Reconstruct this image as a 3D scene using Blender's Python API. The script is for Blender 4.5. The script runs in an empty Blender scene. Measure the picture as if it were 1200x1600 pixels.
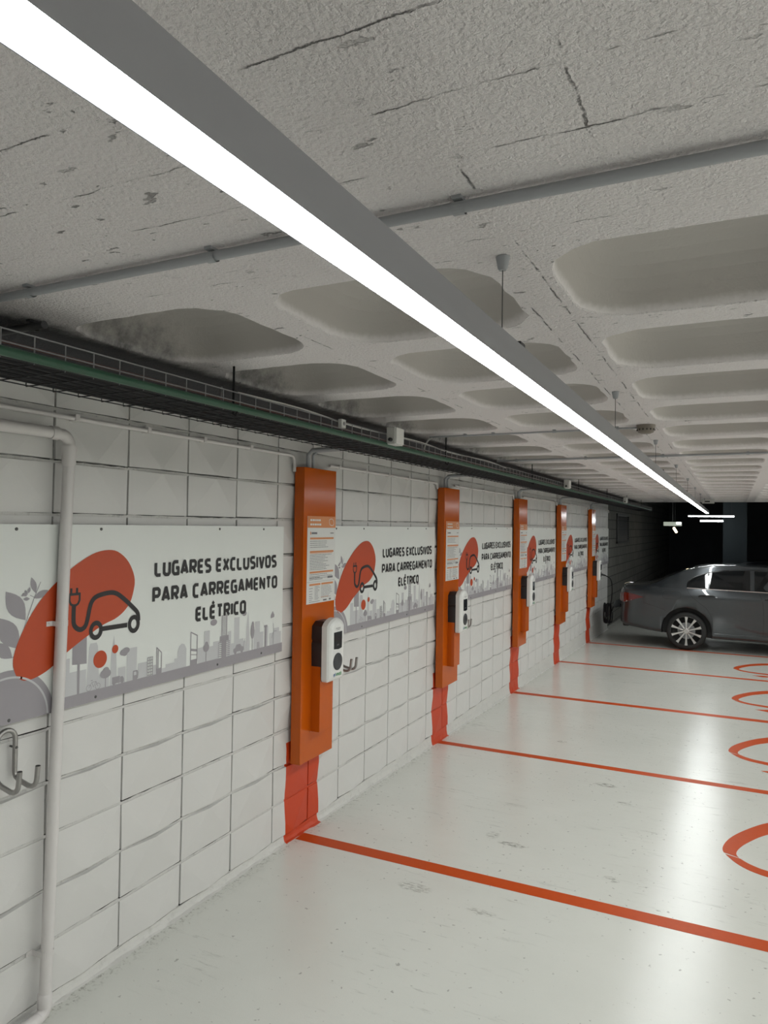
import bpy, bmesh, math, random
from mathutils import Vector, Matrix

random.seed(7)
PI = math.pi
scn = bpy.context.scene
col = scn.collection

# ------------------------------------------------------------------ camera, world, exposure
CAM = Vector((2.5214, 0.0, 1.9969))
YAW, PITCH, ROLL = math.radians(26.356), math.radians(1.071), math.radians(0.847)
F_PX = 1103.7
fw = Vector((-math.sin(YAW) * math.cos(PITCH), math.cos(YAW) * math.cos(PITCH), math.sin(PITCH)))
r0 = Vector((math.cos(YAW), math.sin(YAW), 0))
u0 = r0.cross(fw)
rt = math.cos(ROLL) * r0 + math.sin(ROLL) * u0
up = -math.sin(ROLL) * r0 + math.cos(ROLL) * u0
cd = bpy.data.cameras.new('camera')
cam = bpy.data.objects.new('camera', cd)
col.objects.link(cam)
cam.matrix_world = Matrix(((rt.x, up.x, -fw.x, CAM.x), (rt.y, up.y, -fw.y, CAM.y), (rt.z, up.z, -fw.z, CAM.z), (0, 0, 0, 1)))
cd.sensor_fit = 'VERTICAL'
cd.sensor_height = 36.0
cd.lens = 36.0 * F_PX / 1600.0
cd.clip_start = 0.05
cd.clip_end = 200
scn.camera = cam

wd = bpy.data.worlds.new('world')
scn.world = wd
wd.use_nodes = True
wd.node_tree.nodes['Background'].inputs[0].default_value = (0.6, 0.7, 0.85, 1)
wd.node_tree.nodes['Background'].inputs[1].default_value = 0.004

scn.view_settings.view_transform = 'Standard'
scn.view_settings.look = 'None'
scn.view_settings.gamma = 1
scn.view_settings.use_curve_mapping = False
scn.view_settings.exposure = 1.03

LAMP_POWER = 22.0          # emission of the suspended line lamp
AISLE_FILL_POWER = 33.0          # emission of the added, unseen lamp rows over the aisle

# ------------------------------------------------------------------ levels
ZC = 2.60                  # soffit
def fz(y): return -0.0186 * max(0.0, y - 3.6)

# ------------------------------------------------------------------ materials
class NT:
    def __init__(s, name):
        s.m = bpy.data.materials.new(name)
        s.m.use_nodes = True
        s.t = s.m.node_tree
        s.b = s.t.nodes['Principled BSDF']
    def n(s, kind, **kw):
        nd = s.t.nodes.new(kind)
        for k, v in kw.items():
            if k.startswith('i_'):
                key = k[2:]
                nd.inputs[int(key) if key.isdigit() else key.replace('_', ' ')].default_value = v
            else: setattr(nd, k, v)
        return nd
    def l(s, a, b): s.t.links.new(a, b)
    def math(s, op, a, b=None, clamp=False):
        nd = s.n('ShaderNodeMath', operation=op, use_clamp=clamp)
        for i, v in enumerate((a, b)):
            if v is None: continue
            if isinstance(v, (int, float)): nd.inputs[i].default_value = v
            else: s.l(v, nd.inputs[i])
        return nd.outputs[0]
    def mix(s, fac, a, b):
        nd = s.n('ShaderNodeMix', data_type='RGBA')
        for i, v in ((0, fac), (6, a), (7, b)):
            if isinstance(v, (int, float)): nd.inputs[i].default_value = v
            elif isinstance(v, tuple): nd.inputs[i].default_value = (*v, 1)
            else: s.l(v, nd.inputs[i])
        return nd.outputs[2]
    def ramp(s, v, a, b):
        nd = s.n('ShaderNodeMapRange', interpolation_type='SMOOTHSTEP')
        s.l(v, nd.inputs[0]); nd.inputs[1].default_value = a; nd.inputs[2].default_value = b
        return nd.outputs[0]
    def pos(s):
        return s.n('ShaderNodeNewGeometry').outputs['Position']
    def objpos(s):
        return s.n('ShaderNodeTexCoord').outputs['Object']
    def noise(s, vec, scale, detail=4, rough=0.55, stretch=None):
        if stretch:
            mp = s.n('ShaderNodeMapping'); mp.inputs['Scale'].default_value = stretch
            s.l(vec, mp.inputs[0]); vec = mp.outputs[0]
        nd = s.n('ShaderNodeTexNoise'); nd.inputs['Scale'].default_value = scale
        nd.inputs['Detail'].default_value = detail; nd.inputs['Roughness'].default_value = rough
        s.l(vec, nd.inputs['Vector']); return nd.outputs[0]
    def bump(s, h, strength, dist):
        nd = s.n('ShaderNodeBump'); nd.inputs['Strength'].default_value = strength; nd.inputs['Distance'].default_value = dist
        s.l(h, nd.inputs['Height']); s.l(nd.outputs[0], s.b.inputs['Normal'])
    def set(s, color=None, rough=None, metal=None, coat=None, spec=None):
        if color is not None:
            if isinstance(color, tuple): s.b.inputs['Base Color'].default_value = (*color, 1)
            else: s.l(color, s.b.inputs['Base Color'])
        if rough is not None:
            if isinstance(rough, (int, float)): s.b.inputs['Roughness'].default_value = rough
            else: s.l(rough, s.b.inputs['Roughness'])
        if metal is not None: s.b.inputs['Metallic'].default_value = metal
        if coat is not None:
            s.b.inputs['Coat Weight'].default_value = coat; s.b.inputs['Coat Roughness'].default_value = 0.04
        if spec is not None: s.b.inputs['Specular IOR Level'].default_value = spec
        return s

def simple(name, color, rough=0.5, metal=0.0, coat=None, wear=0.06, scale=40, spec=None):
    t = NT(name)
    p = t.objpos()
    n = t.noise(p, scale, 3)
    a = tuple(max(0, c * (1 - wear)) for c in color); b = tuple(min(1, c * (1 + wear)) for c in color)
    t.set(t.mix(n, a, b), rough, metal, coat, spec)
    return t.m

def emit(name, color, strength):
    t = NT(name)
    t.b.inputs['Base Color'].default_value = (0.8, 0.8, 0.8, 1)
    t.b.inputs['Emission Color'].default_value = (*color, 1)
    t.b.inputs['Emission Strength'].default_value = strength
    return t.m

COLS = [3.752, 6.160, 8.715, 11.130, 13.810]       # left sides of the five orange columns
COLW = 0.395

def wall_paint(name, base, bumpy, stripes=True, dirt=0.0):
    t = NT(name); p = t.pos()
    n1 = t.noise(p, 3.0, 5); n2 = t.noise(p, 220, 3, 0.6); n3 = t.noise(p, 38, 4, 0.6)
    c = t.mix(n1, tuple(x * 0.94 for x in base), base)
    if dirt:
        d = t.ramp(t.noise(p, 26, 6, 0.7), 0.52, 0.66)
        c = t.mix(t.math('MULTIPLY', d, dirt), c, (0.08, 0.075, 0.07))
    if stripes:
        sx = t.n('ShaderNodeSeparateXYZ'); t.l(p, sx.inputs[0])
        y = t.math('ADD', sx.outputs[1], t.math('MULTIPLY', t.math('SUBTRACT', t.noise(p, 9, 2), 0.5), 0.012))
        m = None
        for yc in COLS:
            k = t.math('LESS_THAN', t.math('ABSOLUTE', t.math('SUBTRACT', y, yc + 0.178)), 0.197)
            m = k if m is None else t.math('ADD', m, k)
        m = t.math('MULTIPLY', m, t.math('LESS_THAN', sx.outputs[2], 0.62))
        c = t.mix(m, c, (0.58, 0.052, 0.008))
    t.set(c, 0.42)
    h = t.math('ADD', t.math('MULTIPLY', n2, 0.5), t.math('MULTIPLY', n3, 0.6))
    t.bump(h, bumpy, 0.004)
    return t.m

M = {}
M['wall'] = wall_paint('white_block_paint', (0.70, 0.69, 0.675), 0.22)
M['joint'] = wall_paint('painted_mortar', (0.64, 0.63, 0.61), 1.0, True, 0.25)
M['perpend'] = wall_paint('recessed_mortar', (0.42, 0.42, 0.40), 0.9, True, 0.5)
M['gap'] = wall_paint('open_mortar_crack', (0.07, 0.068, 0.065), 0.6, False, 0.4)
M['plinth'] = wall_paint('rough_plinth_paint', (0.68, 0.67, 0.645), 0.8, True, 0.12)
M['orange'] = simple('orange_powder_coat', (0.53, 0.098, 0.004), 0.15, 0.0, None, 0.03, 6, 0.36)
M['orange_print'] = simple('orange_print', (0.50, 0.060, 0.011), 0.42, wear=0.02)
M['tan_print'] = simple('tan_print', (0.66, 0.25, 0.09), 0.45, wear=0.02)
M['sign'] = simple('sign_white', (0.77, 0.79, 0.765), 0.38, wear=0.02, scale=8)
M['black_print'] = simple('black_print', (0.012, 0.011, 0.013), 0.45)
M['light_print'] = simple('pale_grey_print', (0.56, 0.56, 0.575), 0.42, wear=0.02)
M['mid_print'] = simple('mid_grey_print', (0.33, 0.31, 0.335), 0.42, wear=0.02)
M['text_grey'] = simple('small_text_grey', (0.16, 0.16, 0.17), 0.5)
M['paper'] = simple('paper_white', (0.72, 0.72, 0.70), 0.4, wear=0.02)
M['pvc'] = simple('white_pvc', (0.70, 0.67, 0.66), 0.35, wear=0.04, scale=12)
M['dark_conduit'] = simple('dark_grey_conduit', (0.06, 0.06, 0.065), 0.5)  # dark grey tone for the conduit stub above the tray
M['conduit'] = simple('grey_conduit', (0.36, 0.37, 0.39), 0.4, wear=0.06, scale=12)
M['tray_wire'] = simple('dull_dark_wire', (0.028, 0.028, 0.032), 0.6, 0.2)
M['zinc'] = simple('galvanised_wire', (0.30, 0.30, 0.31), 0.45, 0.6, wear=0.2)
M['steel'] = simple('bent_steel_tube', (0.36, 0.35, 0.34), 0.32, 0.85, wear=0.15)
M['screw'] = simple('screw_steel', (0.12, 0.12, 0.12), 0.4, 0.6)
M['black_cable'] = simple('black_cable_jacket', (0.010, 0.010, 0.012), 0.65, spec=0.25)
M['green_cable'] = simple('green_cable_jacket', (0.022, 0.085, 0.048), 0.4, wear=0.1)
M['red_cable'] = simple('red_cable_jacket', (0.10, 0.03, 0.02), 0.45)
M['lamp_body'] = simple('grey_aluminium_profile', (0.30, 0.30, 0.32), 0.45, 0.0, wear=0.03, scale=6)
M['lamp_emit'] = emit('lit_diffuser', (0.955, 1.0, 0.985), LAMP_POWER)
M['aisle_fill_emit'] = emit('aisle_fill_diffuser', (0.975, 1.0, 0.955), AISLE_FILL_POWER)
M['far_emit'] = emit('lit_far_tube', (0.95, 1.0, 1.0), 9.0)
M['warm_emit'] = emit('lit_warm_tube', (1.0, 0.8, 0.5), 4.0)
M['dim_emit'] = emit('dim_lit_cover', (0.55, 0.62, 0.5), 0.25)
M['plastic_white'] = simple('white_plastic', (0.78, 0.78, 0.76), 0.25, wear=0.02)
M['plastic_grey'] = simple('grey_white_plastic', (0.60, 0.60, 0.58), 0.4, wear=0.04)
M['plastic_black'] = simple('black_plastic', (0.018, 0.018, 0.02), 0.38)
M['socket_grey'] = simple('socket_cover_grey', (0.035, 0.038, 0.042), 0.4)
M['screen'] = simple('dark_screen', (0.006, 0.008, 0.012), 0.08)
M['logo_blue'] = simple('logo_blue', (0.03, 0.12, 0.32), 0.4)
M['logo_green'] = simple('logo_green', (0.05, 0.28, 0.10), 0.4)
M['smoke_body'] = simple('aged_detector_plastic', (0.22, 0.19, 0.16), 0.45)
M['car_paint'] = simple('grey_metallic_paint', (0.052, 0.058, 0.064), 0.28, 0.5, 1.0, 0.06, 900)
M['dark_paint'] = simple('black_metallic_paint', (0.012, 0.013, 0.016), 0.3, 0.3, 1.0)
M['glass'] = simple('tinted_glass', (0.006, 0.007, 0.008), 0.04, spec=0.6)
M['chrome'] = simple('chrome_trim', (0.65, 0.65, 0.66), 0.12, 1.0)
M['rubber'] = simple('tyre_rubber', (0.014, 0.014, 0.014), 0.7)
M['rim_silver'] = simple('machined_rim', (0.62, 0.61, 0.60), 0.25, 0.75)
M['rim_dark'] = simple('dark_rim_well', (0.02, 0.02, 0.02), 0.5)
M['tail_red'] = simple('red_lens', (0.14, 0.004, 0.005), 0.12, coat=1.0)
M['tail_smoke'] = simple('smoky_lens', (0.16, 0.10, 0.10), 0.12, coat=1.0)
M['tail_clear'] = simple('clear_lens', (0.55, 0.53, 0.53), 0.12, coat=1.0)
M['seam'] = simple('panel_gap', (0.01, 0.01, 0.01), 0.8)
M['black_trim'] = simple('black_gloss_trim', (0.01, 0.01, 0.011), 0.25)
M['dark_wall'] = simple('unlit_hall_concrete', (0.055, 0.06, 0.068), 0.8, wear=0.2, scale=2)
M['hall_panel'] = simple('blue_grey_panel', (0.035, 0.05, 0.06), 0.6)
M['louvre'] = simple('dark_louvre', (0.03, 0.032, 0.036), 0.5)
M['white_wall'] = simple('plain_white_paint', (0.62, 0.61, 0.59), 0.6, scale=3)

def floor_material():
    t = NT('white_epoxy_floor'); p = t.pos()
    sx = t.n('ShaderNodeSeparateXYZ'); t.l(p, sx.inputs[0])
    big = t.noise(p, 1.3, 6, 0.6); fine = t.noise(p, 130, 4, 0.7)
    c = t.mix(big, (0.64, 0.645, 0.60), (0.76, 0.765, 0.72))
    # tyre scuffs: streaks drawn out across the bays
    st = t.noise(p, 5.0, 6, 0.75, (0.8, 5.0, 1.0))
    msk = t.ramp(t.noise(p, 1.1, 3, 0.5), 0.44, 0.70)
    sc = t.math('MULTIPLY', t.ramp(st, 0.56, 0.72), msk)
    c = t.mix(t.math('MULTIPLY', sc, 0.7), c, (0.20, 0.20, 0.185))
    sp = t.ramp(t.noise(p, 34, 2, 0.5), 0.68, 0.75)
    c = t.mix(t.math('MULTIPLY', sp, 0.5), c, (0.16, 0.155, 0.14))
    # small worn tread prints
    for (x, y, rx, ry, k) in ((1.62, 5.86, .085, .05, .62), (1.80, 5.52, .06, .03, .55), (1.27, 4.42, .09, .035, .7), (0.95, 3.62, .10, .05, .45), (1.90, 4.25, .05, .04, .45), (1.12, 4.50, .045, .06, .35), (1.36, 3.55, .08, .03, .4), (1.05, 6.9, .05, .04, .6)):
        dx = t.math('DIVIDE', t.math('SUBTRACT', sx.outputs[0], x), rx); dy = t.math('DIVIDE', t.math('SUBTRACT', sx.outputs[1], y), ry)
        d = t.math('ADD', t.math('MULTIPLY', dx, dx), t.math('MULTIPLY', dy, dy))
        inside = t.math('SUBTRACT', 1.0, t.ramp(d, 0.4, 1.3))
        rag = t.ramp(t.noise(p, 45, 4, 0.7, (0.6, 1.8, 1)), 0.45, 0.58)
        c = t.mix(t.math('MULTIPLY', t.math('MULTIPLY', inside, rag), k), c, (0.14, 0.135, 0.11))
    # grit that collects along the wall
    near = t.math('SUBTRACT', 1.0, t.ramp(sx.outputs[0], 0.02, 0.12))
    gr = t.ramp(t.noise(p, 42, 6, 0.75), 0.50, 0.66)
    c = t.mix(t.math('MULTIPLY', t.math('MULTIPLY', near, gr), 0.75), c, (0.17, 0.16, 0.13))
    rg = t.n('ShaderNodeMapRange'); t.l(t.noise(p, 9, 5, 0.7, (0.6, 2.0, 1)), rg.inputs[0]); rg.inputs[3].default_value = 0.13; rg.inputs[4].default_value = 0.25
    t.set(c, rg.outputs[0], spec=0.44)
    h = t.math('ADD', t.math('MULTIPLY', fine, 0.5), t.math('MULTIPLY', t.noise(p, 7, 5, 0.6, (0.5, 1.6, 1)), 1.0))
    t.bump(h, 0.14, 0.008)
    return t.m
M['floor'] = floor_material()

def line_paint():
    t = NT('orange_floor_paint'); p = t.pos()
    n = t.noise(p, 30, 5, 0.7)
    c = t.mix(n, (0.50, 0.062, 0.008), (0.58, 0.082, 0.010))
    ch = t.ramp(t.noise(p, 12, 6, 0.75), 0.70, 0.74)
    c = t.mix(t.math('MULTIPLY', ch, 0.7), c, (0.66, 0.62, 0.58))
    t.set(c, 0.42, spec=0.12); t.bump(n, 0.08, 0.006)
    return t.m
M['line'] = line_paint()

def ceiling_material():
    t = NT('sprayed_white_soffit'); p = t.pos()
    sx = t.n('ShaderNodeSeparateXYZ'); t.l(p, sx.inputs[0])
    c = t.mix(t.noise(p, 2.0, 4), (0.81, 0.77, 0.775), (0.88, 0.84, 0.845))
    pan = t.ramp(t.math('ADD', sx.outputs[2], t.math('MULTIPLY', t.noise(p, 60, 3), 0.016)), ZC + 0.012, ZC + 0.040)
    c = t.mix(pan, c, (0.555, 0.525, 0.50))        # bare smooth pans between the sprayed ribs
    # shuttering-board joints, only on the flat soffit beside the camera
    wob = t.math('MULTIPLY', t.math('SUBTRACT', t.noise(p, 9.0, 6, 0.75), 0.5), 0.030)
    y = t.math('ADD', sx.outputs[1], wob)
    fr = t.math('ABSOLUTE', t.math('SUBTRACT', t.math('FRACT', t.math('DIVIDE', y, 0.165)), 0.5))
    ln = t.math('SUBTRACT', 1.0, t.ramp(fr, 0.002, 0.014))
    brk = t.ramp(t.noise(p, 5.0, 4, 0.6, (1.0, 2.2, 1)), 0.48, 0.60)
    flat = t.math('LESS_THAN', sx.outputs[1], 1.46)
    gl = t.math('MULTIPLY', t.math('MULTIPLY', ln, brk), flat)
    wx = t.math('ADD', sx.outputs[0], t.math('MULTIPLY', t.math('SUBTRACT', t.noise(p, 11, 6, 0.75), 0.5), 0.022))
    for xl, ya, yb in ((2.322, -3.0, 1.15), (2.105, 1.1, 17.0), (2.020, 1.9, 17.0), (1.28, 1.9, 17.0)):
        j = t.math('SUBTRACT', 1.0, t.ramp(t.math('ABSOLUTE', t.math('SUBTRACT', wx, xl)), 0.0006, 0.0030))
        j = t.math('MULTIPLY', j, t.math('MULTIPLY', t.math('GREATER_THAN', sx.outputs[1], ya), t.math('LESS_THAN', sx.outputs[1], yb)))
        gl = t.math('MAXIMUM', gl, t.math('MULTIPLY', j, t.ramp(t.noise(p, 7.0, 5, 0.7), 0.47, 0.58)))
    onflat = t.math('LESS_THAN', sx.outputs[2], ZC + 0.004)
    pit = t.math('MULTIPLY', t.ramp(t.noise(p, 26, 3, 0.6, (0.7, 1.4, 1)), 0.655, 0.70), t.ramp(t.noise(p, 2.2, 2), 0.42, 0.60))
    mk = t.math('MULTIPLY', t.math('MAXIMUM', t.math('MULTIPLY', gl, 0.85), t.math('MULTIPLY', pit, 0.75)), onflat)
    c = t.mix(mk, c, (0.10, 0.098, 0.095))
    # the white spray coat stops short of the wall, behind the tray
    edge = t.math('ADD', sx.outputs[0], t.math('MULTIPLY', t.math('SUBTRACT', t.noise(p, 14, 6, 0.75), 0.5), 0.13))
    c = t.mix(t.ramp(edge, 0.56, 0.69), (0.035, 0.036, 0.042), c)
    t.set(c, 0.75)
    rough = t.math('ADD', t.math('MULTIPLY', t.noise(p, 105, 3, 0.6), 0.9), t.math('MULTIPLY', t.noise(p, 20, 3, 0.6), 0.6))
    hh = t.math('SUBTRACT', t.math('MULTIPLY', rough, t.math('ADD', t.math('MULTIPLY', onflat, 0.85), 0.15)), mk)
    t.bump(hh, 0.9, 0.016)
    return t.m
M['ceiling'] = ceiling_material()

def far_block_material():
    t = NT('bare_grey_blockwork'); p = t.pos()
    sx = t.n('ShaderNodeSeparateXYZ'); t.l(p, sx.inputs[0])
    cb = t.n('ShaderNodeCombineXYZ'); t.l(sx.outputs[1], cb.inputs[0]); t.l(sx.outputs[2], cb.inputs[1])
    br = t.n('ShaderNodeTexBrick'); t.l(cb.outputs[0], br.inputs['Vector'])
    br.inputs['Scale'].default_value = 1.0; br.inputs['Brick Width'].default_value = 0.5; br.inputs['Row Height'].default_value = 0.22; br.inputs['Mortar Size'].default_value = 0.010
    br.inputs['Color1'].default_value = (0.17, 0.17, 0.155, 1); br.inputs['Color2'].default_value = (0.14, 0.14, 0.13, 1); br.inputs['Mortar'].default_value = (0.05, 0.05, 0.05, 1)
    t.set(br.outputs[0], 0.8)
    t.bump(t.math('ADD', br.outputs[1], t.math('MULTIPLY', t.noise(p, 30, 4), -0.3)), 0.6, -0.01)
    return t.m
M['far_block'] = far_block_material()

# ------------------------------------------------------------------ mesh helpers
class MB:
    def __init__(s): s.v = []; s.f = []; s.mi = []; s.sm = []
    def add(s, vs, fs, mi=0, smooth=False):
        o = len(s.v); s.v += [tuple(v) for v in vs]
        for f in fs:
            s.f.append([i + o for i in f]); s.mi.append(mi); s.sm.append(smooth)
        return s
    def box(s, lo, hi, mi=0, bev=0.0):
        x0, y0, z0 = lo; x1, y1, z1 = hi
        if bev <= 0:
            vs = [(x0, y0, z0), (x1, y0, z0), (x1, y1, z0), (x0, y1, z0), (x0, y0, z1), (x1, y0, z1), (x1, y1, z1), (x0, y1, z1)]
            return s.add(vs, [(0, 3, 2, 1), (4, 5, 6, 7), (0, 1, 5, 4), (1, 2, 6, 5), (2, 3, 7, 6), (3, 0, 4, 7)], mi)
        bm = bmesh.new(); bmesh.ops.create_cube(bm, size=1.0)
        for v in bm.verts:
            v.co = Vector(((x0 + x1) / 2 + v.co.x * (x1 - x0), (y0 + y1) / 2 + v.co.y * (y1 - y0), (z0 + z1) / 2 + v.co.z * (z1 - z0)))
        bmesh.ops.bevel(bm, geom=bm.edges[:], offset=bev, segments=2, profile=0.5, affect='EDGES')
        return s.bm(bm, mi)
    def bm(s, bm, mi=0, smooth=False):
        bm.verts.index_update()
        s.add([v.co[:] for v in bm.verts], [[v.index for v in f.verts] for f in bm.faces], mi, smooth)
        bm.free(); return s
    def prism(s, poly, axis, a, b, mi=0):
        """poly: 2-D outline; axis 0: (y,z) extruded in x; 1: (x,z) in y; 2: (x,y) in z"""
        n = len(poly)
        def P(p, t): return {0: (t, p[0], p[1]), 1: (p[0], t, p[1]), 2: (p[0], p[1], t)}[axis]
        vs = [P(p, a) for p in poly] + [P(p, b) for p in poly]
        fs = [tuple(range(n - 1, -1, -1)), tuple(range(n, 2 * n))] + [(i, (i + 1) % n, n + (i + 1) % n, n + i) for i in range(n)]
        return s.add(vs, fs, mi)
    def tube(s, pts, r, seg=10, mi=0, cap=True, hollow=False):
        pts = [Vector(p) for p in pts]; n = len(pts)
        rs = r if isinstance(r, (list, tuple)) else [r] * n
        d0 = (pts[1] - pts[0]).normalized()
        nrm = d0.orthogonal().normalized(); vs = []; fs = []
        for i, p in enumerate(pts):
            d = (pts[min(i + 1, n - 1)] - pts[max(i - 1, 0)]).normalized()
            nrm = (nrm - d * nrm.dot(d)).normalized(); bi = d.cross(nrm)
            for k in range(seg):
                a = 2 * PI * k / seg; vs.append(p + (nrm * math.cos(a) + bi * math.sin(a)) * rs[i])
        for i in range(n - 1):
            for k in range(seg):
                fs.append((i * seg + k, i * seg + (k + 1) % seg, (i + 1) * seg + (k + 1) % seg, (i + 1) * seg + k))
        s.add(vs, fs, mi, True)
        if cap: s.add(vs, [tuple(range(seg - 1, -1, -1)), tuple(range((n - 1) * seg, n * seg))], mi)
        return s
    def lathe(s, prof, o, axis='z', seg=24, mi=0, smooth=True, cap=True):
        """prof: (radius, height) pairs"""
        vs = []; fs = []; n = len(prof)
        for (r, h) in prof:
            for k in range(seg):
                a = 2 * PI * k / seg; c, q = r * math.cos(a), r * math.sin(a)
                vs.append({'z': (o[0] + c, o[1] + q, o[2] + h), 'y': (o[0] + c, o[1] + h, o[2] + q), 'x': (o[0] + h, o[1] + c, o[2] + q)}[axis])
        for i in range(n - 1):
            for k in range(seg):
                fs.append((i * seg + k, i * seg + (k + 1) % seg, (i + 1) * seg + (k + 1) % seg, (i + 1) * seg + k))
        s.add(vs, fs, mi, smooth)
        if cap: s.add(vs, [tuple(range(seg - 1, -1, -1)), tuple(range((n - 1) * seg, n * seg))], mi)
        return s
    # flat artwork on a sign: 2-D (y,z) polygons at depth x
    def flat(s, poly, x, mi=0):
        s.k = (getattr(s, 'k', -1) + 1) % 25; x += s.k * 1.2e-5
        return s.add([(x, p[0], p[1]) for p in poly], [tuple(range(len(poly)))], mi)
    def disc(s, c, ry, rz, x, mi=0, seg=28, a0=0, a1=2 * PI):
        return s.flat([(c[0] + ry * math.cos(a0 + (a1 - a0) * k / seg), c[1] + rz * math.sin(a0 + (a1 - a0) * k / seg)) for k in range(seg + (0 if abs(a1 - a0 - 2 * PI) < 1e-6 else 1))], x, mi)
    def ring(s, c, ro, ri, x, mi=0, seg=40, a0=0, a1=2 * PI):
        for k in range(seg):
            a, b = a0 + (a1 - a0) * k / seg, a0 + (a1 - a0) * (k + 1) / seg
            s.flat([(c[0] + ri[0] * math.cos(a), c[1] + ri[1] * math.sin(a)), (c[0] + ro[0] * math.cos(a), c[1] + ro[1] * math.sin(a)),
                    (c[0] + ro[0] * math.cos(b), c[1] + ro[1] * math.sin(b)), (c[0] + ri[0] * math.cos(b), c[1] + ri[1] * math.sin(b))], x, mi)
        return s
    def stroke(s, pts, w, x, mi=0, roundcap=False):
        n = len(pts)
        for i in range(n - 1):
            (a, b), (c, d) = pts[i], pts[i + 1]
            L = math.hypot(c - a, d - b) or 1e-9
            nx, nz = -(d - b) / L * w / 2, (c - a) / L * w / 2
            s.flat([(a + nx, b + nz), (a - nx, b - nz), (c - nx, d - nz), (c + nx, d + nz)], x, mi)
        for i, p in enumerate(pts):
            if 0 < i < n - 1 or roundcap: s.disc(p, w / 2, w / 2, x, mi, 12)
        return s
    def build(s, name, mats, parent=None, loc=None):
        me = bpy.data.meshes.new(name)
        me.from_pydata(s.v, [], s.f)
        if not isinstance(mats, (list, tuple)): mats = [mats]
        for m in mats: me.materials.append(M[m] if isinstance(m, str) else m)
        me.polygons.foreach_set('material_index', s.mi); me.polygons.foreach_set('use_smooth', s.sm)
        me.update()
        o = bpy.data.objects.new(name, me); col.objects.link(o)
        if loc: o.location = loc
        if parent: o.parent = parent
        return o

def recalc(o):
    bm = bmesh.new(); bm.from_mesh(o.data); bmesh.ops.recalc_face_normals(bm, faces=bm.faces[:]); bm.to_mesh(o.data); bm.free(); return o
def tag(o, label=None, cat=None, group=None, kind=None):
    if label: o['label'] = label
    if cat: o['category'] = cat
    if group: o['group'] = group
    if kind: o['kind'] = kind
    return o
def thing(name, label, cat, loc=(0, 0, 0), group=None, rz=0):
    o = bpy.data.objects.new(name, None); col.objects.link(o)
    o.empty_display_size = 0.1
    o.location = loc; o.rotation_euler = (0, 0, rz)
    return tag(o, label, cat, group)
def kids(o): return [c for c in bpy.data.objects if c.parent == o]
def dup(root, label, loc=None):
    def cp(o, par):
        c = o.copy(); col.objects.link(c)
        if par: c.parent = par
        for k in kids(o): cp(k, c)
        return c
    r = cp(root, None)
    r['label'] = label
    if loc is not None: r.location = loc
    return r
def struct(o): o['kind'] = 'structure'; return o
def arc(c, r, a0, a1, n, plane='xz'):
    out = []
    for k in range(n + 1):
        a = a0 + (a1 - a0) * k / n; p, q = r * math.cos(a), r * math.sin(a)
        out.append({'xz': (c[0] + p, c[1], c[2] + q), 'yz': (c[0], c[1] + p, c[2] + q), 'xy': (c[0] + p, c[1] + q, c[2])}[plane])
    return out
def smooth_path(pts, sub=6):
    P = [Vector(p) for p in pts]; out = []
    for i in range(len(P) - 1):
        a, b, c, d = P[max(i - 1, 0)], P[i], P[i + 1], P[min(i + 2, len(P) - 1)]
        for k in range(sub):
            t = k / sub
            out.append(0.5 * ((2 * b) + (c - a) * t + (2 * a - 5 * b + 4 * c - d) * t * t + (3 * b - a - 3 * c + d) * t ** 3))
    out.append(P[-1]); return out
def smooth2(pts, sub=6, closed=False):
    n = len(pts); out = []
    rng = range(n) if closed else range(n - 1)
    for i in rng:
        g = (lambda k: pts[k % n]) if closed else (lambda k: pts[min(max(k, 0), n - 1)])
        a, b, c, d = g(i - 1), g(i), g(i + 1), g(i + 2)
        for k in range(sub):
            t = k / sub
            out.append(tuple(0.5 * ((2 * b[j]) + (c[j] - a[j]) * t + (2 * a[j] - 5 * b[j] + 4 * c[j] - d[j]) * t * t + (3 * b[j] - a[j] - 3 * c[j] + d[j]) * t ** 3) for j in (0, 1)))
    if not closed: out.append(pts[-1])
    return out

# ------------------------------------------------------------------ the setting
XR, Y0R, Y1R = 10.0, -4.0, 34.0
WALL_END = 16.36
m = MB()
ys = [Y0R, 0, 2.5, 3.2, 3.5, 3.7, 4.0] + [4.0 + 1.0 * k for k in range(1, 30)] + [Y1R]
for i in range(len(ys) - 1):
    a, b = ys[i], ys[i + 1]
    za, zb = fz(a), fz(b)
    m.add([(-0.4, a, za), (XR, a, za), (XR, b, zb), (-0.4, b, zb)], [(0, 1, 2, 3)])
struct(m.build('floor', 'floor'))

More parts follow.
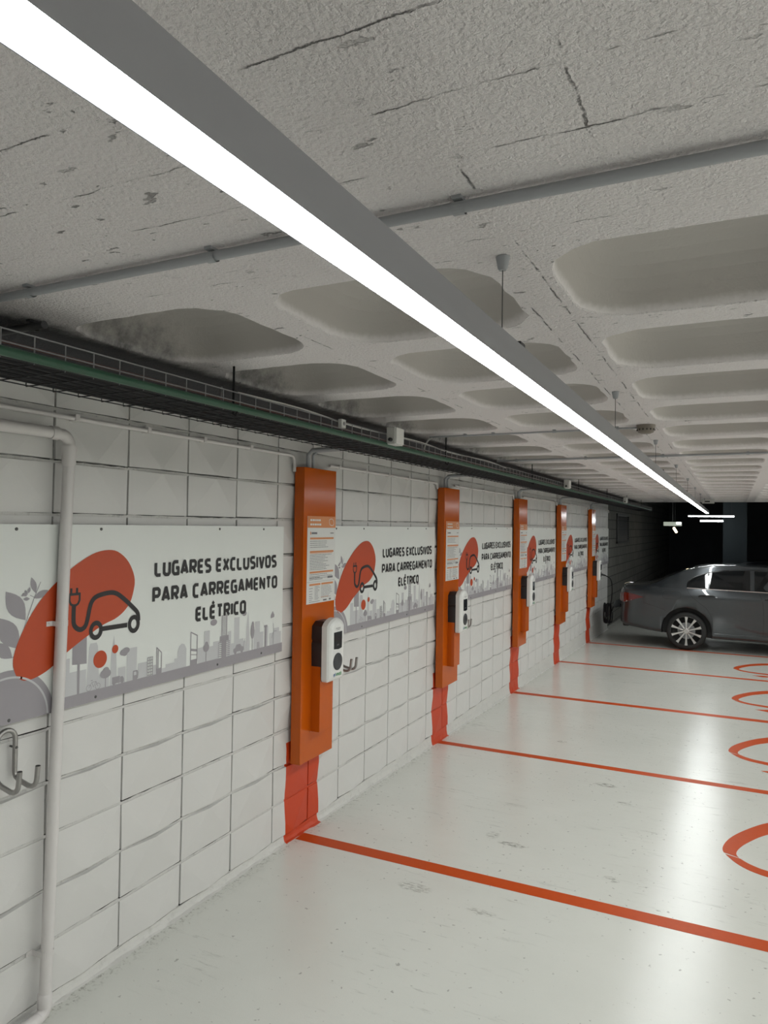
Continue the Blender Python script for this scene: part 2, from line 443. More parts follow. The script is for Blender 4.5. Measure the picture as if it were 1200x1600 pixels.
# block wall: every block a shallow half-pyramid, mortar joints set back, thin open cracks under the blocks
PY, PZ, YB, ZB = 0.40047, 0.22, 2.0053, 0.0422
w = MB()
n0, n1 = -15, 36
for r in range(0, 12):
    za, zb = ZB + r * PZ, min(ZB + (r + 1) * PZ, ZC)
    for n in range(n0, n1):
        ya, yb = YB + n * PY, min(YB + (n + 1) * PY, WALL_END)
        if yb - ya < 0.05: continue
        J = lambda s=0.0022: random.uniform(-s, s)
        top = 0.006 + abs(J()); bot = 0.007 + abs(J())
        L, R = 0.0045 + abs(J(0.002)), 0.0045 + abs(J(0.002))
        c = [(0.002 + J(0.001), ya + L + J(), za + bot + J()), (0.002, yb - R + J(), za + bot + J()), (0.002, yb - R + J(), zb - top + J()), (0.002 + J(0.001), ya + L + J(), zb - top + J())]
        jx, jv, dp = -0.0012, -0.011, -0.020
        ym = (ya + yb) / 2 + J(0.004)
        ap = (0.021 + J(0.002), ym, (zb - top - 0.003) if (r % 2 == 1) else (za + bot + 0.003))
        vs = c + [ap]
        if r % 2 == 1: fs = [(0, 1, 4), (1, 2, 4), (3, 0, 4), (2, 3, 4)]
        else: fs = [(2, 3, 4), (3, 0, 4), (1, 2, 4), (0, 1, 4)]
        w.add(vs, fs, 0)
        back = [(dp, p[1], p[2]) for p in c]
        w.add(c + back, [(1, 0, 4, 5), (2, 1, 5, 6), (3, 2, 6, 7), (0, 3, 7, 4)], 0)
        # lower half of the bed joint: mortar with a ragged upper lip, so an open crack of varying width shows under the block
        ns = 8; wide = random.choice((0.6, 0.8, 1.0, 1.1, 1.3))
        lip = [(ya + (yb - ya) * k / ns, za + bot - wide * random.uniform(0.0015, 0.0060)) for k in range(ns + 1)]
        w.add([(jx, y_, z_) for y_, z_ in lip] + [(jx, y_, za) for y_, z_ in lip], [(k + ns + 1, k + ns + 2, k + 1, k) for k in range(ns)], 1)
        w.add([(jx, y_, z_) for y_, z_ in lip] + [(dp, y_, z_) for y_, z_ in lip], [(k, k + 1, ns + 2 + k, ns + 1 + k) for k in range(ns)], 2)
        # upper half of the bed joint above the block
        w.add([(jx, ya, zb), (jx, yb, zb), (jx, yb, c[2][2] - 0.002), (jx, ya, c[3][2] - 0.002)], [(3, 2, 1, 0)], 1)
        # perpend joints, set deeper
        w.add([(jv, ya, za), (jv, c[0][1] + .002, za), (jv, c[3][1] + .002, zb), (jv, ya, zb)], [(0, 1, 2, 3)], 3)
        w.add([(jv, c[1][1] - .002, za), (jv, yb, za), (jv, yb, zb), (jv, c[2][1] - .002, zb)], [(0, 1, 2, 3)], 3)
w.add([(-0.0195, YB + n0 * PY, -0.3), (-0.0195, WALL_END, -0.5), (-0.0195, WALL_END, ZC), (-0.0195, YB + n0 * PY, ZC)], [(0, 1, 2, 3)], 2)
# closing return at the end of the block wall
w.add([(0.0, WALL_END, -0.6), (0.0, WALL_END, ZC), (-0.3, WALL_END, ZC), (-0.3, WALL_END, -0.6)], [(0, 1, 2, 3)], 0)
struct(w.build('wall_left', ['wall', 'joint', 'gap', 'perpend']))
# rough plinth between the lowest course and the floor
m = MB(); k = 0; y = Y0R
prev = None
while y < WALL_END:
    f = fz(y); z1 = ZB + random.uniform(-0.003, 0.002)
    prof = [(-0.012, z1), (0.002, z1), (0.006 + random.uniform(-.003, .003), (f + z1) / 2), (0.014 + random.uniform(-.004, .005), f + 0.006), (0.030 + random.uniform(-.010, .012), f - 0.0005)]
    cur = [(a, y, b) for a, b in prof]
    if prev: m.add(prev + cur, [(j, j + 1, 6 + j, 5 + j) for j in range(4)], 0)
    prev = cur; y += 0.05
struct(m.build('baseboard_left', 'plinth'))

# waffle soffit
RX = [1.303 + 0.761 * k for k in range(-1, 12)]      # rib centres across
CY0, CPY, NY = 1.80, 0.725, 21
def coffer(mb, xa, xb, ya, yb, hx=0.31, hy=0.282, rad=0.15, depth=0.17):
    cx, cy = (xa + xb) / 2, (ya + yb) / 2
    N = 10; per = []
    for s in range(4):
        for k in range(N):
            t = -1 + 2 * k / N
            per.append({0: (t, -1), 1: (1, t), 2: (-t, 1), 3: (-1, -t)}[s])
    def rr(p, hx, hy, r):
        x, y = p[0] * hx, p[1] * hy; ix, iy = hx - r, hy - r
        if abs(x) > ix and abs(y) > iy:
            dx, dy = abs(x) - ix, abs(y) - iy; L = math.hypot(dx, dy) or 1e-9
            x = math.copysign(ix + dx / L * r, x); y = math.copysign(iy + dy / L * r, y)
        return x, y
    rings = [[(xa + (p[0] + 1) / 2 * (xb - xa), ya + (p[1] + 1) / 2 * (yb - ya), ZC) for p in per]]
    jit = [random.uniform(-0.004, 0.004) for _ in per]
    for inset, h in ((-0.003, 0.0), (0.0, 0.005), (0.006, 0.03), (0.014, 0.062), (0.026, 0.094), (0.045, 0.122), (0.075, 0.146), (0.115, 0.160), (0.165, 0.168), (0.22, depth)):
        ring = []
        for q, p in enumerate(per):
            x, y = rr(p, hx - inset + (jit[q] if inset < 0.005 else 0), hy - inset + (jit[q] if inset < 0.005 else 0), max(0.02, min(rad - inset * 0.55, hy - inset - 0.002)))
            ring.append((cx + x, cy + y, ZC + h))
        rings.append(ring)
    n = len(per); vs = [v for rg in rings for v in rg]; o = len(rings)
    for i in range(o - 1):
        fs = [(i * n + k, i * n + (k + 1) % n, (i + 1) * n + (k + 1) % n, (i + 1) * n + k) for k in range(n)]
        mb.add(vs[i * n:(i + 2) * n], [tuple(j - i * n for j in f) for f in fs], 0, i > 0)
    mb.add(rings[-1], [tuple(range(n))], 0)
c = MB()
YA = CY0 - CPY / 2; YZ = CY0 + CPY * (NY - 0.5)
CEND = 16.9
c.add([(-0.05, Y0R, ZC), (XR, Y0R, ZC), (XR, YA, ZC), (-0.05, YA, ZC)], [(0, 1, 2, 3)])
c.add([(-0.05, YZ, ZC), (XR, YZ, ZC), (XR, CEND, ZC), (-0.05, CEND, ZC)], [(0, 1, 2, 3)])
c.add([(-0.05, YA, ZC), (RX[0], YA, ZC), (RX[0], YZ, ZC), (-0.05, YZ, ZC)], [(0, 1, 2, 3)])
xl = RX[-1]
c.add([(xl, YA, ZC), (XR, YA, ZC), (XR, YZ, ZC), (xl, YZ, ZC)], [(0, 1, 2, 3)])
for i in range(len(RX) - 1):
    for j in range(NY):
        coffer(c, RX[i], RX[i + 1], YA + j * CPY, YA + (j + 1) * CPY)
c.add([(-0.05, CEND, ZC), (XR, CEND, ZC), (XR, CEND, 3.3), (-0.05, CEND, 3.3)], [(0, 1, 2, 3)])
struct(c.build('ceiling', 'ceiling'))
# dark hall beyond, other enclosing walls
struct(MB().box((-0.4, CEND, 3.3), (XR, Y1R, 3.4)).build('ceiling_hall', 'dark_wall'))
struct(MB().box((-0.4, WALL_END, -0.9), (-0.06, Y1R, 3.3)).build('wall_left_far', 'far_block'))
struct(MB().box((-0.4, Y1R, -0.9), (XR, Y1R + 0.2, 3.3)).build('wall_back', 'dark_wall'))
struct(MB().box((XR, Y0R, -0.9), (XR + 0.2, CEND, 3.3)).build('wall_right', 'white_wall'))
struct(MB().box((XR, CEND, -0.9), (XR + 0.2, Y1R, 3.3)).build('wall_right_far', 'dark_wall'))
struct(MB().box((-0.2, Y0R - 0.2, -0.1), (XR + 0.2, Y0R, ZC)).build('wall_front', 'white_wall'))

# ------------------------------------------------------------------ suspended line lamp
def lamp_axis(y): return 2.061 - 0.0030 * y
LY0, LY1, LZ = -0.8, 16.8, 2.351
lamp = thing('linear_pendant_lamp', 'long grey line lamp with bright white diffuser hung along the whole row of bays', 'lamp', (0, 0, LZ))
hw = 0.029
hm = MB()
ny = 10
for i in range(ny):
    a, b = LY0 + (LY1 - LY0) * i / ny, LY0 + (LY1 - LY0) * (i + 1) / ny
    xa, xb = lamp_axis(a), lamp_axis(b)
    def sect(x, y): return [(x - hw, y, 0.0), (x - hw, y, 0.062), (x + hw, y, 0.062), (x + hw, y, 0.0), (x + hw - 0.0015, y, 0.0), (x + hw - 0.0015, y, 0.058), (x - hw + 0.0015, y, 0.058), (x - hw + 0.0015, y, 0.0)]
    S = sect(xa, a) + sect(xb, b)
    hm.add(S, [(k, (k + 1) % 8, 8 + (k + 1) % 8, 8 + k) for k in range(8)] + [(0, 1, 2, 3, 4, 5, 6, 7), (15, 14, 13, 12, 11, 10, 9, 8)])
recalc(hm.build('housing', 'lamp_body', lamp))
dm = MB()
for i in range(40):
    a, b = LY0 + (LY1 - LY0) * i / 40, LY0 + (LY1 - LY0) * (i + 1) / 40
    xa, xb, q = lamp_axis(a), lamp_axis(b), hw - 0.002
    dm.add([(xa - q, a, 0.0006), (xa + q, a, 0.0006), (xb + q, b, 0.0006), (xb - q, b, 0.0006)], [(0, 3, 2, 1)])
dm.build('diffuser', 'lamp_emit', lamp)
for y in (LY0, LY1):
    x = lamp_axis(y); MB().box((x - hw, y - 0.002, -0.0005), (x + hw, y + 0.002, 0.0625)).build('end_cap', 'lamp_body', lamp)
for i, y in enumerate((1.517, 3.228, 5.08, 7.075, 9.0, 10.9, 12.8, 14.8)):
    x = lamp_axis(y)
    sc = MB().tube([(x, y, 0.062), (x, y, ZC - LZ - 0.002)], 0.0014, 6)
    sc.lathe([(0.005, 0.060), (0.005, 0.072), (0.0035, 0.078), (0.0025, 0.086)], (x, y, 0), seg=10)
    s = sc.build('suspension_cable', 'screw', lamp)
    MB().lathe([(0.008, -0.030), (0.011, -0.026), (0.016, 0.0)], (x, y, ZC - LZ - 0.001), seg=16).build('ceiling_cup', 'conduit', s)
for y in (1.60, 5.42, 9.3):
    x = lamp_axis(y)
    MB().box((x + 0.004, y - 0.02, 0.062), (x + 0.026, y + 0.02, 0.074), 0, 0.003).build('joint_clip', 'plastic_black', lamp)

# two unseen lamp rows over the aisle, added so floor bounce brightens the ceiling
for ax, lb in ((7.7, 'unseen line lamp added as fill over the near side of the driving aisle, right of the row of bays'), (9.5, 'unseen line lamp added as fill over the far side of the driving aisle, along the right wall')):
    al = thing('linear_pendant_lamp', lb, 'lamp', (ax, 0, LZ))
    MB().box((-hw, -3.0, 0.001), (hw, 15.6, 0.062)).build('housing', 'lamp_body', al)
    dm = MB()
    for i in range(20):
        a, b = -3.0 + 0.93 * i, -3.0 + 0.93 * (i + 1); dm.add([(-hw, a, 0), (hw, a, 0), (hw, b, 0), (-hw, b, 0)], [(0, 3, 2, 1)])
    dm.build('diffuser', 'aisle_fill_emit', al)
    for y in (-1, 2, 5, 8, 11, 14): MB().tube([(0, y, 0.06), (0, y, ZC - LZ)], 0.0014, 6).build('suspension_cable', 'screw', al)

# ------------------------------------------------------------------ orange columns
def make_column():
    t = thing('charging_column', 'orange sheet-metal column nearest the camera, right of the first sign', 'column', (0.0, COLS[0], 0.489), 'orange charging columns')
    b = MB().box((0.030, 0, 0), (0.1017, COLW, 1.868), 0, 0.0025)
    b.build('column_body', 'orange', t)
    for by in (0.05, 0.30):
        for bz in (0.2, 1.6): MB().box((0.0, by, bz), (0.031, by + 0.05, bz + 0.05)).build('wall_bracket', 'zinc', t)
    d = MB().box((0.1017, 0.116, 0.185), (0.170, 0.264, 0.600), 0, 0.002)
    d.build('cable_duct', 'orange', t)
    MB().box((0.1017, 0.106, 0.180), (0.1032, 0.272, 0.600)).build('duct_flange', 'orange', t)
    return t
colA = make_column()
CL = ['orange sheet-metal column nearest the camera, right of the first sign',
      'second orange column from the camera, between the second and third signs',
      'third orange column from the camera, between the third and fourth signs',
      'fourth orange column from the camera, before the last full sign',
      'farthest orange column, beside the rear of the grey car']
for i, y in enumerate(COLS):
    o = colA if i == 0 else dup(colA, CL[i])
    o.location = (0.0, y, 0.489)

# wall chargers
STROKE = {}
def _glyphs():
    w = 0.52
    rr = [(0.12, 1), (0.0, .86), (0, .14), (.12, 0), (w - .12, 0), (w, .14), (w, .86), (w - .12, 1), (.12, 1)]
    G = {
     'L': (w * .85, [[(0, 1), (0, .13), (.11, 0), (w * .85, 0)]]),
     'U': (w, [[(0, 1), (0, .16), (.13, 0), (w - .13, 0), (w, .16), (w, 1)]]),
     'G': (w, [[(w * .96, 1), (.13, 1), (0, .84), (0, .16), (.13, 0), (w, 0), (w, .50), (w * .55, .50)]]),
     'A': (w * 1.12, [[(0, 0), (w * .5, 1), (w * .62, 1), (w * 1.12, 0)], [(.13, .27), (w * 1.12 - .13, .27)]]),
     'R': (w, [[(0, 0), (0, 1), (w - .13, 1), (w, .86), (w, .58), (w - .13, .44), (0, .44)], [(w * .45, .44), (w, 0)]]),
     'E': (w * .85, [[(w * .85, 1), (.1, 1), (0, .88), (0, .12), (.1, 0), (w * .85, 0)], [(0, .5), (w * .78, .5)]]),
     'S': (w * .92, [[(w * .92, 1), (.12, 1), (0, .88), (0, .66), (.12, .53), (w * .92 - .12, .47), (w * .92, .34), (w * .92, .12), (w * .92 - .12, 0), (0, 0)]]),
     'X': (w, [[(0, 1), (w, 0)], [(0, 0), (w, 1)]]),
     'C': (w * .88, [[(w * .88, 1), (.13, 1), (0, .84), (0, .16), (.13, 0), (w * .88, 0)]]),
     'I': (0.0, [[(0, 0), (0, 1)]]),
     'V': (w, [[(0, 1), (w * .45, 0), (w * .55, 0), (w, 1)]]),
     'O': (w, [rr]),
     'P': (w, [[(0, 0), (0, 1), (w - .13, 1), (w, .86), (w, .54), (w - .13, .40), (0, .40)]]),
     'M': (w * 1.35, [[(0, 0), (.05, 1), (w * .675, .3), (w * 1.35 - .05, 1), (w * 1.35, 0)]]),
     'N': (w, [[(0, 0), (0, 1), (w, 0), (w, 1)]]),
     'T': (w * .95, [[(0, 1), (w * .95, 1)], [(w * .475, 1), (w * .475, 0)]]),
     'e': (.5, [[(.02, .36), (.5, .36), (.5, .56), (.4, .7), (.1, .7), (0, .56), (0, .14), (.1, 0), (.46, 0)]]),
     'f': (.34, [[(.36, 1), (.2, 1), (.12, .88), (.12, 0)], [(0, .66), (.32, .66)]]),
     'i': (0.0, [[(0, 0), (0, .7)], [(0, .92), (0, 1.0)]]),
     'm': (.8, [[(0, 0), (0, .7), (.3, .7), (.4, .58), (.4, 0)], [(.4, .58), (.46, .7), (.7, .7), (.8, .58), (.8, 0)]]),
     'o': (.5, [[(.1, .7), (0, .56), (0, .14), (.1, 0), (.4, 0), (.5, .14), (.5, .56), (.4, .7), (.1, .7)]]),
     'b': (.5, [[(0, 1), (0, .02), (.4, 0), (.5, .14), (.5, .56), (.4, .7), (.02, .7)]]),
    }
    G['É'] = (G['E'][0], G['E'][1] + [[(.16, 1.22), (.34, 1.40)]])
    return G
GL = _glyphs()
def word(mb, txt, y0, y1, z0, h, x, sw=0.2, mi=0, gap=0.10):
    """letters from strokes; the outline runs y0..y1 and z0..z0+h"""
    t = sw * h
    tot = sum(GL[ch][0] + sw for ch in txt) + gap * (len(txt) - 1)
    sy = (y1 - y0) / tot; cur = y0
    for ch in txt:
        wd_, strokes = GL[ch]
        for st in strokes:
            pts = [(cur + (sw / 2 + a) * sy, z0 + t / 2 + b * (h - t)) for a, b in st]
            mb.stroke(pts, t * 0.97, x, mi)
        cur += (wd_ + sw + gap) * sy

def make_charger():
    t = thing('wall_charger', 'white wall charger with black back on the nearest orange column', 'charger', (0.1017, 3.860, 0.995), 'wall chargers on the orange columns')
    W = 0.204
    # black back box, narrow waist near the top
    prof = [(0.012, 0.03), (0.03, 0.004), (W - 0.03, 0.004), (W - 0.012, 0.03), (W - 0.006, 0.24), (W - 0.014, 0.255), (W - 0.006, 0.27), (W - 0.01, 0.35), (W - 0.05, 0.378), (0.05, 0.378), (0.010, 0.35), (0.006, 0.27), (0.014, 0.255), (0.006, 0.24)]
    MB().prism(prof, 0, 0.0, 0.088).build('back_box', 'plastic_black', t)
    # white shell: arched top, chamfered front
    def outline(k):
        a, b = k, W - k; zb, zt = 0.0 + k, 0.352 - k * 0.5
        pts = [(a, zb + 0.012), (a + 0.012, zb), (b - 0.012, zb), (b, zb + 0.012), (b, zt)]
        for q in range(1, 12):
            u = q / 12; pts.append((b + (a - b) * u, zt + (0.048 - k * 0.5) * math.sin(PI * u) ** 0.7))
        pts.append((a, zt)); return pts
    levels = [(0.080, 0.0), (0.118, 0.0), (0.130, 0.010), (0.138, 0.024), (0.141, 0.034)]
    vs = []; n = len(outline(0))
    for x, k in levels: vs += [(x, p[0], p[1]) for p in outline(k)]
    fs = [(i * n + j, i * n + (j + 1) % n, (i + 1) * n + (j + 1) % n, (i + 1) * n + j) for i in range(len(levels) - 1) for j in range(n)]
    sh = MB().add(vs, fs + [tuple(range(n - 1, -1, -1)), tuple(range((len(levels) - 1) * n, len(levels) * n))])
    recalc(sh.build('front_cover', 'plastic_white', t))
    xf = 0.1412
    sc = MB().prism([(0.050, 0.206), (0.110, 0.200), (0.150, 0.206), (0.152, 0.312), (0.048, 0.312)], 0, xf - 0.001, xf + 0.0012)
    s = sc.build('screen', 'screen', t)
    g = MB()
    g.stroke([(0.088, 0.222), (0.088, 0.236)], 0.002, xf + 0.0014); g.stroke([(0.111, 0.222), (0.111, 0.236)], 0.002, xf + 0.0014); g.stroke([(0.088, 0.229), (0.111, 0.229)], 0.002, xf + 0.0014)
    g.build('screen_symbol', 'text_grey', s)
    MB().lathe([(0.055, -0.002), (0.055, 0.003), (0.050, 0.0055), (0.0, 0.0065)], (xf, 0.099, 0.122), 'x', 36).build('socket_cover', 'socket_grey', t)
    l = MB(); word(l, 'ef', 0.050, 0.076, 0.030, 0.025, xf + 0.0006, 0.2); 
    word(l, 'imob', 0.081, 0.150, 0.030, 0.025, xf + 0.0006, 0.2, 1)
    l.build('logo', ['logo_blue', 'logo_green'], t)
    k = MB()
    for z, a, b in ((0.338, 0.070, 0.132), (0.332, 0.072, 0.130), (0.326, 0.085, 0.118)): k.stroke([(a, z), (b, z)], 0.0022, xf + 0.0006)
    k.build('type_print', 'text_grey', t)
    return t
chA = make_charger()
CHL = ['white wall charger with black back on the nearest orange column',
       'white wall charger with black back on the second orange column',
       'white wall charger with black back on the third orange column',
       'white wall charger with black back on the fourth orange column',
       'white wall charger on the farthest orange column, with the black cable plugged in']
for i, y in enumerate(COLS):
    o = chA if i == 0 else dup(chA, CHL[i])
    o.location = (0.1017, y + 0.108, 0.995)

# information posters on the columns
def make_poster():
    t = thing('information_poster', 'white information sheet with orange heading on the nearest orange column', 'poster', (0.1017, 3.79, 1.487), 'information sheets on the orange columns')
    W, H = 0.349, 0.562
    MB().box((0, 0, 0), (0.002, W, H)).build('sheet', 'paper', t)
    x = 0.0026
    hd = MB().flat([(0, H - 0.075), (W, H - 0.075), (W, H), (0, H)], x); hp = hd.build('heading_band', 'tan_print', t)
    g = MB()
    for z, a, b in ((H - 0.026, 0.03, 0.155), (H - 0.054, 0.03, 0.165)):
        yy = a
        while yy < b:
            wl = random.uniform(0.008, 0.03); g.flat([(yy, z - 0.006), (min(yy + wl, b), z - 0.006), (min(yy + wl, b), z + 0.006), (yy, z + 0.006)], x + 0.0005); yy += wl + 0.005
    g.stroke(smooth2([(0.27, H - .05), (0.265, H - .025), (0.285, H - .016), (0.31, H - .02), (0.325, H - .042), (0.315, H - .058), (0.285, H - .058), (0.27, H - .05)], 3), 0.004, x + 0.0005)
    g.build('heading_print', 'paper', hp)
    bars = MB()
    for z, a, b in ((0.418, .03, .325), (0.332, .03, .325), (0.200, .03, .325), (0.121, .03, .165), (0.121, .175, .325)): bars.flat([(a, z - .006), (b, z - .006), (b, z + .006), (a, z + .006)], x + 0.0003)
    bars.stroke([(0.03, 0.322), (0.31, 0.322)], 0.003, x + 0.0003)
    bars.stroke([(0.17, 0.034), (0.27, 0.034)], 0.003, x + 0.0003); bars.disc((0.036, 0.452), 0.006, 0.011, x + .0003)
    bars.build('orange_bars', 'tan_print', t)
    tx = MB()
    def lines(z0, z1, a, b, step, wgt=0.0032):
        z = z0
        while z > z1:
            e = a + (b - a) * random.uniform(0.55, 1.0); yy = a
            while yy < e:
                wl = random.uniform(0.006, 0.022); tx.flat([(yy, z - wgt / 2), (min(yy + wl, e), z - wgt / 2), (min(yy + wl, e), z + wgt / 2), (yy, z + wgt / 2)], x + 0.0003); yy += wl + 0.0025
            z -= step
    tx.flat([(0.048, 0.446), (0.115, 0.446), (0.115, 0.458), (0.048, 0.458)], x + .0003)
    tx.flat([(0.28, 0.449), (0.325, 0.449), (0.325, 0.455), (0.28, 0.455)], x + .0003)
    lines(0.400, 0.352, .03, .32, .013); lines(0.312, 0.214, .03, .325, .0105); lines(0.186, 0.158, .03, .325, .012); lines(0.166, 0.150, .03, .2, .012, .004)
    tx.flat([(0.252, 0.154), (0.320, 0.154), (0.320, 0.168), (0.252, 0.168)], x + .0003)
    tx.stroke([(0.0, 0.139), (W, 0.139)], 0.0012, x + .0003)
    for z in (0.098, 0.080, 0.062, 0.048, 0.036, 0.024): lines(z, z - .004, .03, .075, .02)
    lines(0.108, 0.020, .095, .16, .0075, .0022); lines(0.108, 0.028, .175, .32, .0095, .0025); lines(0.012, 0.006, .03, .17, .02)
    tx.flat([(0.20, 0.008), (0.245, 0.008), (0.245, 0.018), (0.20, 0.018)], x + .0003); tx.flat([(0.275, 0.008), (0.30, 0.008), (0.30, 0.02), (0.275, 0.02)], x + .0003)
    tx.build('printed_text', 'text_grey', t)
    return t
poA = make_poster()
POL = ['white information sheet with orange heading on the nearest orange column',
       'white information sheet with orange heading on the second orange column',
       'white information sheet with orange heading on the third orange column',
       'white information sheet with orange heading on the fourth orange column',
       'white information sheet with orange heading on the farthest orange column']
for i, y in enumerate(COLS):
    o = poA if i == 0 else dup(poA, POL[i])
    o.location = (0.1017, y + 0.042, 1.487 - 0.006 * i)

# ------------------------------------------------------------------ wall signs
SR, SB = 3.633, 1.213
def P(l): return [(a - SR, b - SB) for a, b in l]
def lens(a, b, wdt, n=8):
    (x0, z0), (x1, z1) = a, b; L = math.hypot(x1 - x0, z1 - z0); nx, nz = -(z1 - z0) / L, (x1 - x0) / L
    up_ = [(x0 + (x1 - x0) * k / n + nx * wdt * math.sin(PI * k / n), z0 + (z1 - z0) * k / n + nz * wdt * math.sin(PI * k / n)) for k in range(n + 1)]
    dn = [(x0 + (x1 - x0) * k / n - nx * wdt * math.sin(PI * k / n), z0 + (z1 - z0) * k / n - nz * wdt * math.sin(PI * k / n)) for k in range(n - 1, 0, -1)]
    return up_ + dn
def make_sign():
    t = thing('wall_sign', 'nearest wall sign with orange blob, crossed by the white drain pipe', 'sign', (0.0300, SR, SB), 'charging bay signs on the block wall')
    W, H, x = 1.90, 0.767, 0.0032
    MB().box((0, -W, 0), (0.003, 0, H)).build('panel', 'sign', t)
    g = MB()
    B = 1.25
    def rect(a, b, z, z0=B): g.flat(P([(a, z0), (b, z0), (b, z), (a, z)]), x + .0004)
    for a, b, z in ((2.035, 2.08, 1.42), (2.08, 2.165, 1.36), (2.235, 2.29, 1.325), (2.34, 2.385, 1.335), (2.391, 2.452, 1.414), (2.46, 2.516, 1.335), (2.556, 2.58, 1.31), (2.61, 2.64, 1.285), (2.64, 2.70, 1.30), (2.70, 2.724, 1.318), (2.87, 2.92, 1.345), (2.919, 2.961, 1.426), (2.96, 2.99, 1.34), (2.99, 3.04, 1.36), (3.11, 3.14, 1.40), (3.14, 3.166, 1.33), (3.166, 3.212, 1.47), (3.21, 3.25, 1.345), (3.245, 3.27, 1.33), (3.345, 3.36, 1.38), (3.358, 3.404, 1.425), (3.404, 3.44, 1.36), (3.45, 3.486, 1.385), (3.50, 3.62, 1.34), (3.54, 3.60, 1.365)): rect(a, b, z)
    for pl in ([(2.165, B), (2.178, 1.45), (2.184, 1.467), (2.218, 1.467), (2.225, 1.45), (2.238, B)], [(2.293, B), (2.300, 1.41), (2.306, 1.425), (2.314, 1.487), (2.322, 1.425), (2.328, 1.41), (2.336, B)],
               [(2.722, B), (2.722, 1.35), (2.733, 1.375), (2.752, 1.386), (2.77, 1.38), (2.785, 1.355), (2.785, B)], [(3.270, B), (3.276, 1.40), (3.291, 1.494), (3.303, 1.40), (3.310, B)]): g.flat(P(pl), x + .0004)
    g.build('skyline_print', 'light_print', t)
    d = MB(); X = x + .0010
    d.flat(P([(1.733, 1.213), (3.633, 1.213), (3.633, 1.268), (2.0, 1.262), (1.733, 1.262)]), X)
    d.flat(P([(2.092, 1.390), (2.166, 1.384), (2.164, 1.500), (2.092, 1.50)]), X); d.flat(P([(2.119, 1.26), (2.131, 1.26), (2.131, 1.39), (2.119, 1.39)]), X)
    for (a, b), ry, rz in (((2.369, 1.400), .020, .014), ((2.385, 1.407), .022, .014), ((2.378, 1.395), .016, .012), ((2.992, 1.464), .027, .017), ((3.255, 1.484), .020, .014)): d.disc((a - SR, b - SB), ry, rz, X)
    d.flat(P([(3.510, 1.428), (3.545, 1.432), (3.548, 1.446), (3.530, 1.470), (3.512, 1.448)]), X)
    # gridded block, slanted towers
    for k in range(4): d.stroke(P([(2.519 + .011 * k, 1.262), (2.519 + .011 * k, 1.352)]), .0035, X)
    for k in range(7): d.stroke(P([(2.517, 1.268 + .014 * k), (2.554, 1.268 + .014 * k)]), .003, X)
    d.flat(P([(2.576, 1.26), (2.612, 1.26), (2.612, 1.29), (2.576, 1.29)]), X)
    d.stroke(P([(2.578, 1.28), (2.578, 1.391), (2.610, 1.363), (2.610, 1.28)]), .005, X); d.stroke(P([(2.588, 1.28), (2.588, 1.38)]), .006, X)
    d.flat(P([(2.813, 1.262), (2.866, 1.262), (2.866, 1.292), (2.813, 1.292)]), X)
    d.stroke(P([(2.816, 1.28), (2.816, 1.434), (2.864, 1.412), (2.864, 1.28)]), .006, X); d.stroke(P([(2.816, 1.345), (2.864, 1.335)]), .012, X); d.stroke(P([(2.816, 1.32), (2.864, 1.312)]), .004, X)
    # stepped tower with rows of windows
    for k in range(15): d.stroke(P([(3.057, 1.385 + .0075 * k), (3.104, 1.385 + .0075 * k)]), .004, X)
    d.stroke(P([(3.06, 1.38), (3.06, 1.495)]), .006, X); d.stroke(P([(3.10, 1.38), (3.10, 1.495)]), .006, X)
    d.flat(P([(3.042, 1.352), (3.120, 1.352), (3.118, 1.382), (3.045, 1.382)]), X)
    d.flat(P([(3.060, 1.262), (3.100, 1.262), (3.100, 1.355), (3.060, 1.355)]), X)
    for k in range(8):
        d.stroke(P([(3.030, 1.274 + .0105 * k), (3.060, 1.274 + .0105 * k)]), .0055, X); d.stroke(P([(3.10, 1.274 + .0105 * k), (3.130, 1.274 + .0105 * k)]), .0055, X)
    # trees
    for a, b, ry, rz in ((2.934, 1.338, .024, .022), (2.936, 1.352, .014, .018), (2.270, 1.322, .030, .020), (2.272, 1.337, .017, .014), (3.333, 1.375, .018, .045), (3.336, 1.40, .012, .03)): d.disc((a - SR, b - SB), ry, rz, X)
    for a, b in ((2.934, 1.33), (2.270, 1.31), (3.333, 1.35)): d.stroke(P([(a, 1.262), (a, b)]), .005, X)
    # lorry, pump, car, bicycle, people, column, wind turbine
    d.flat(P([(2.307, 1.268), (2.352, 1.268), (2.352, 1.298), (2.307, 1.298)]), X); d.flat(P([(2.354, 1.268), (2.376, 1.268), (2.376, 1.282), (2.368, 1.294), (2.354, 1.294)]), X)
    for a in (2.318, 2.366): d.disc((a - SR, 1.268 - SB), .007, .007, X)
    d.stroke(P([(2.432, 1.262), (2.432, 1.303), (2.454, 1.303), (2.454, 1.262)]), .006, X); d.flat(P([(2.432, 1.262), (2.454, 1.262), (2.454, 1.284), (2.432, 1.284)]), X); d.stroke(P([(2.458, 1.268), (2.462, 1.298)]), .003, X)
    d.flat(P([(3.160, 1.278), (3.255, 1.278), (3.255, 1.298), (3.236, 1.302), (3.220, 1.318), (3.188, 1.318), (3.176, 1.300), (3.160, 1.296)]), X); d.stroke(P([(3.25, 1.30), (3.258, 1.33), (3.265, 1.342)]), .003, X)
    for a in (3.178, 3.236): d.disc((a - SR, 1.278 - SB), .012, .012, X)
    for a in (2.180, 2.228): d.ring((a - SR, 1.276 - SB), (.014, .014), (.012, .012), X, 0, 20)
    d.stroke(P([(2.180, 1.276), (2.196, 1.298), (2.218, 1.298), (2.228, 1.276)]), .002, X); d.stroke(P([(2.196, 1.298), (2.204, 1.276), (2.218, 1.298)]), .002, X); d.stroke(P([(2.190, 1.306), (2.200, 1.306)]), .003, X)
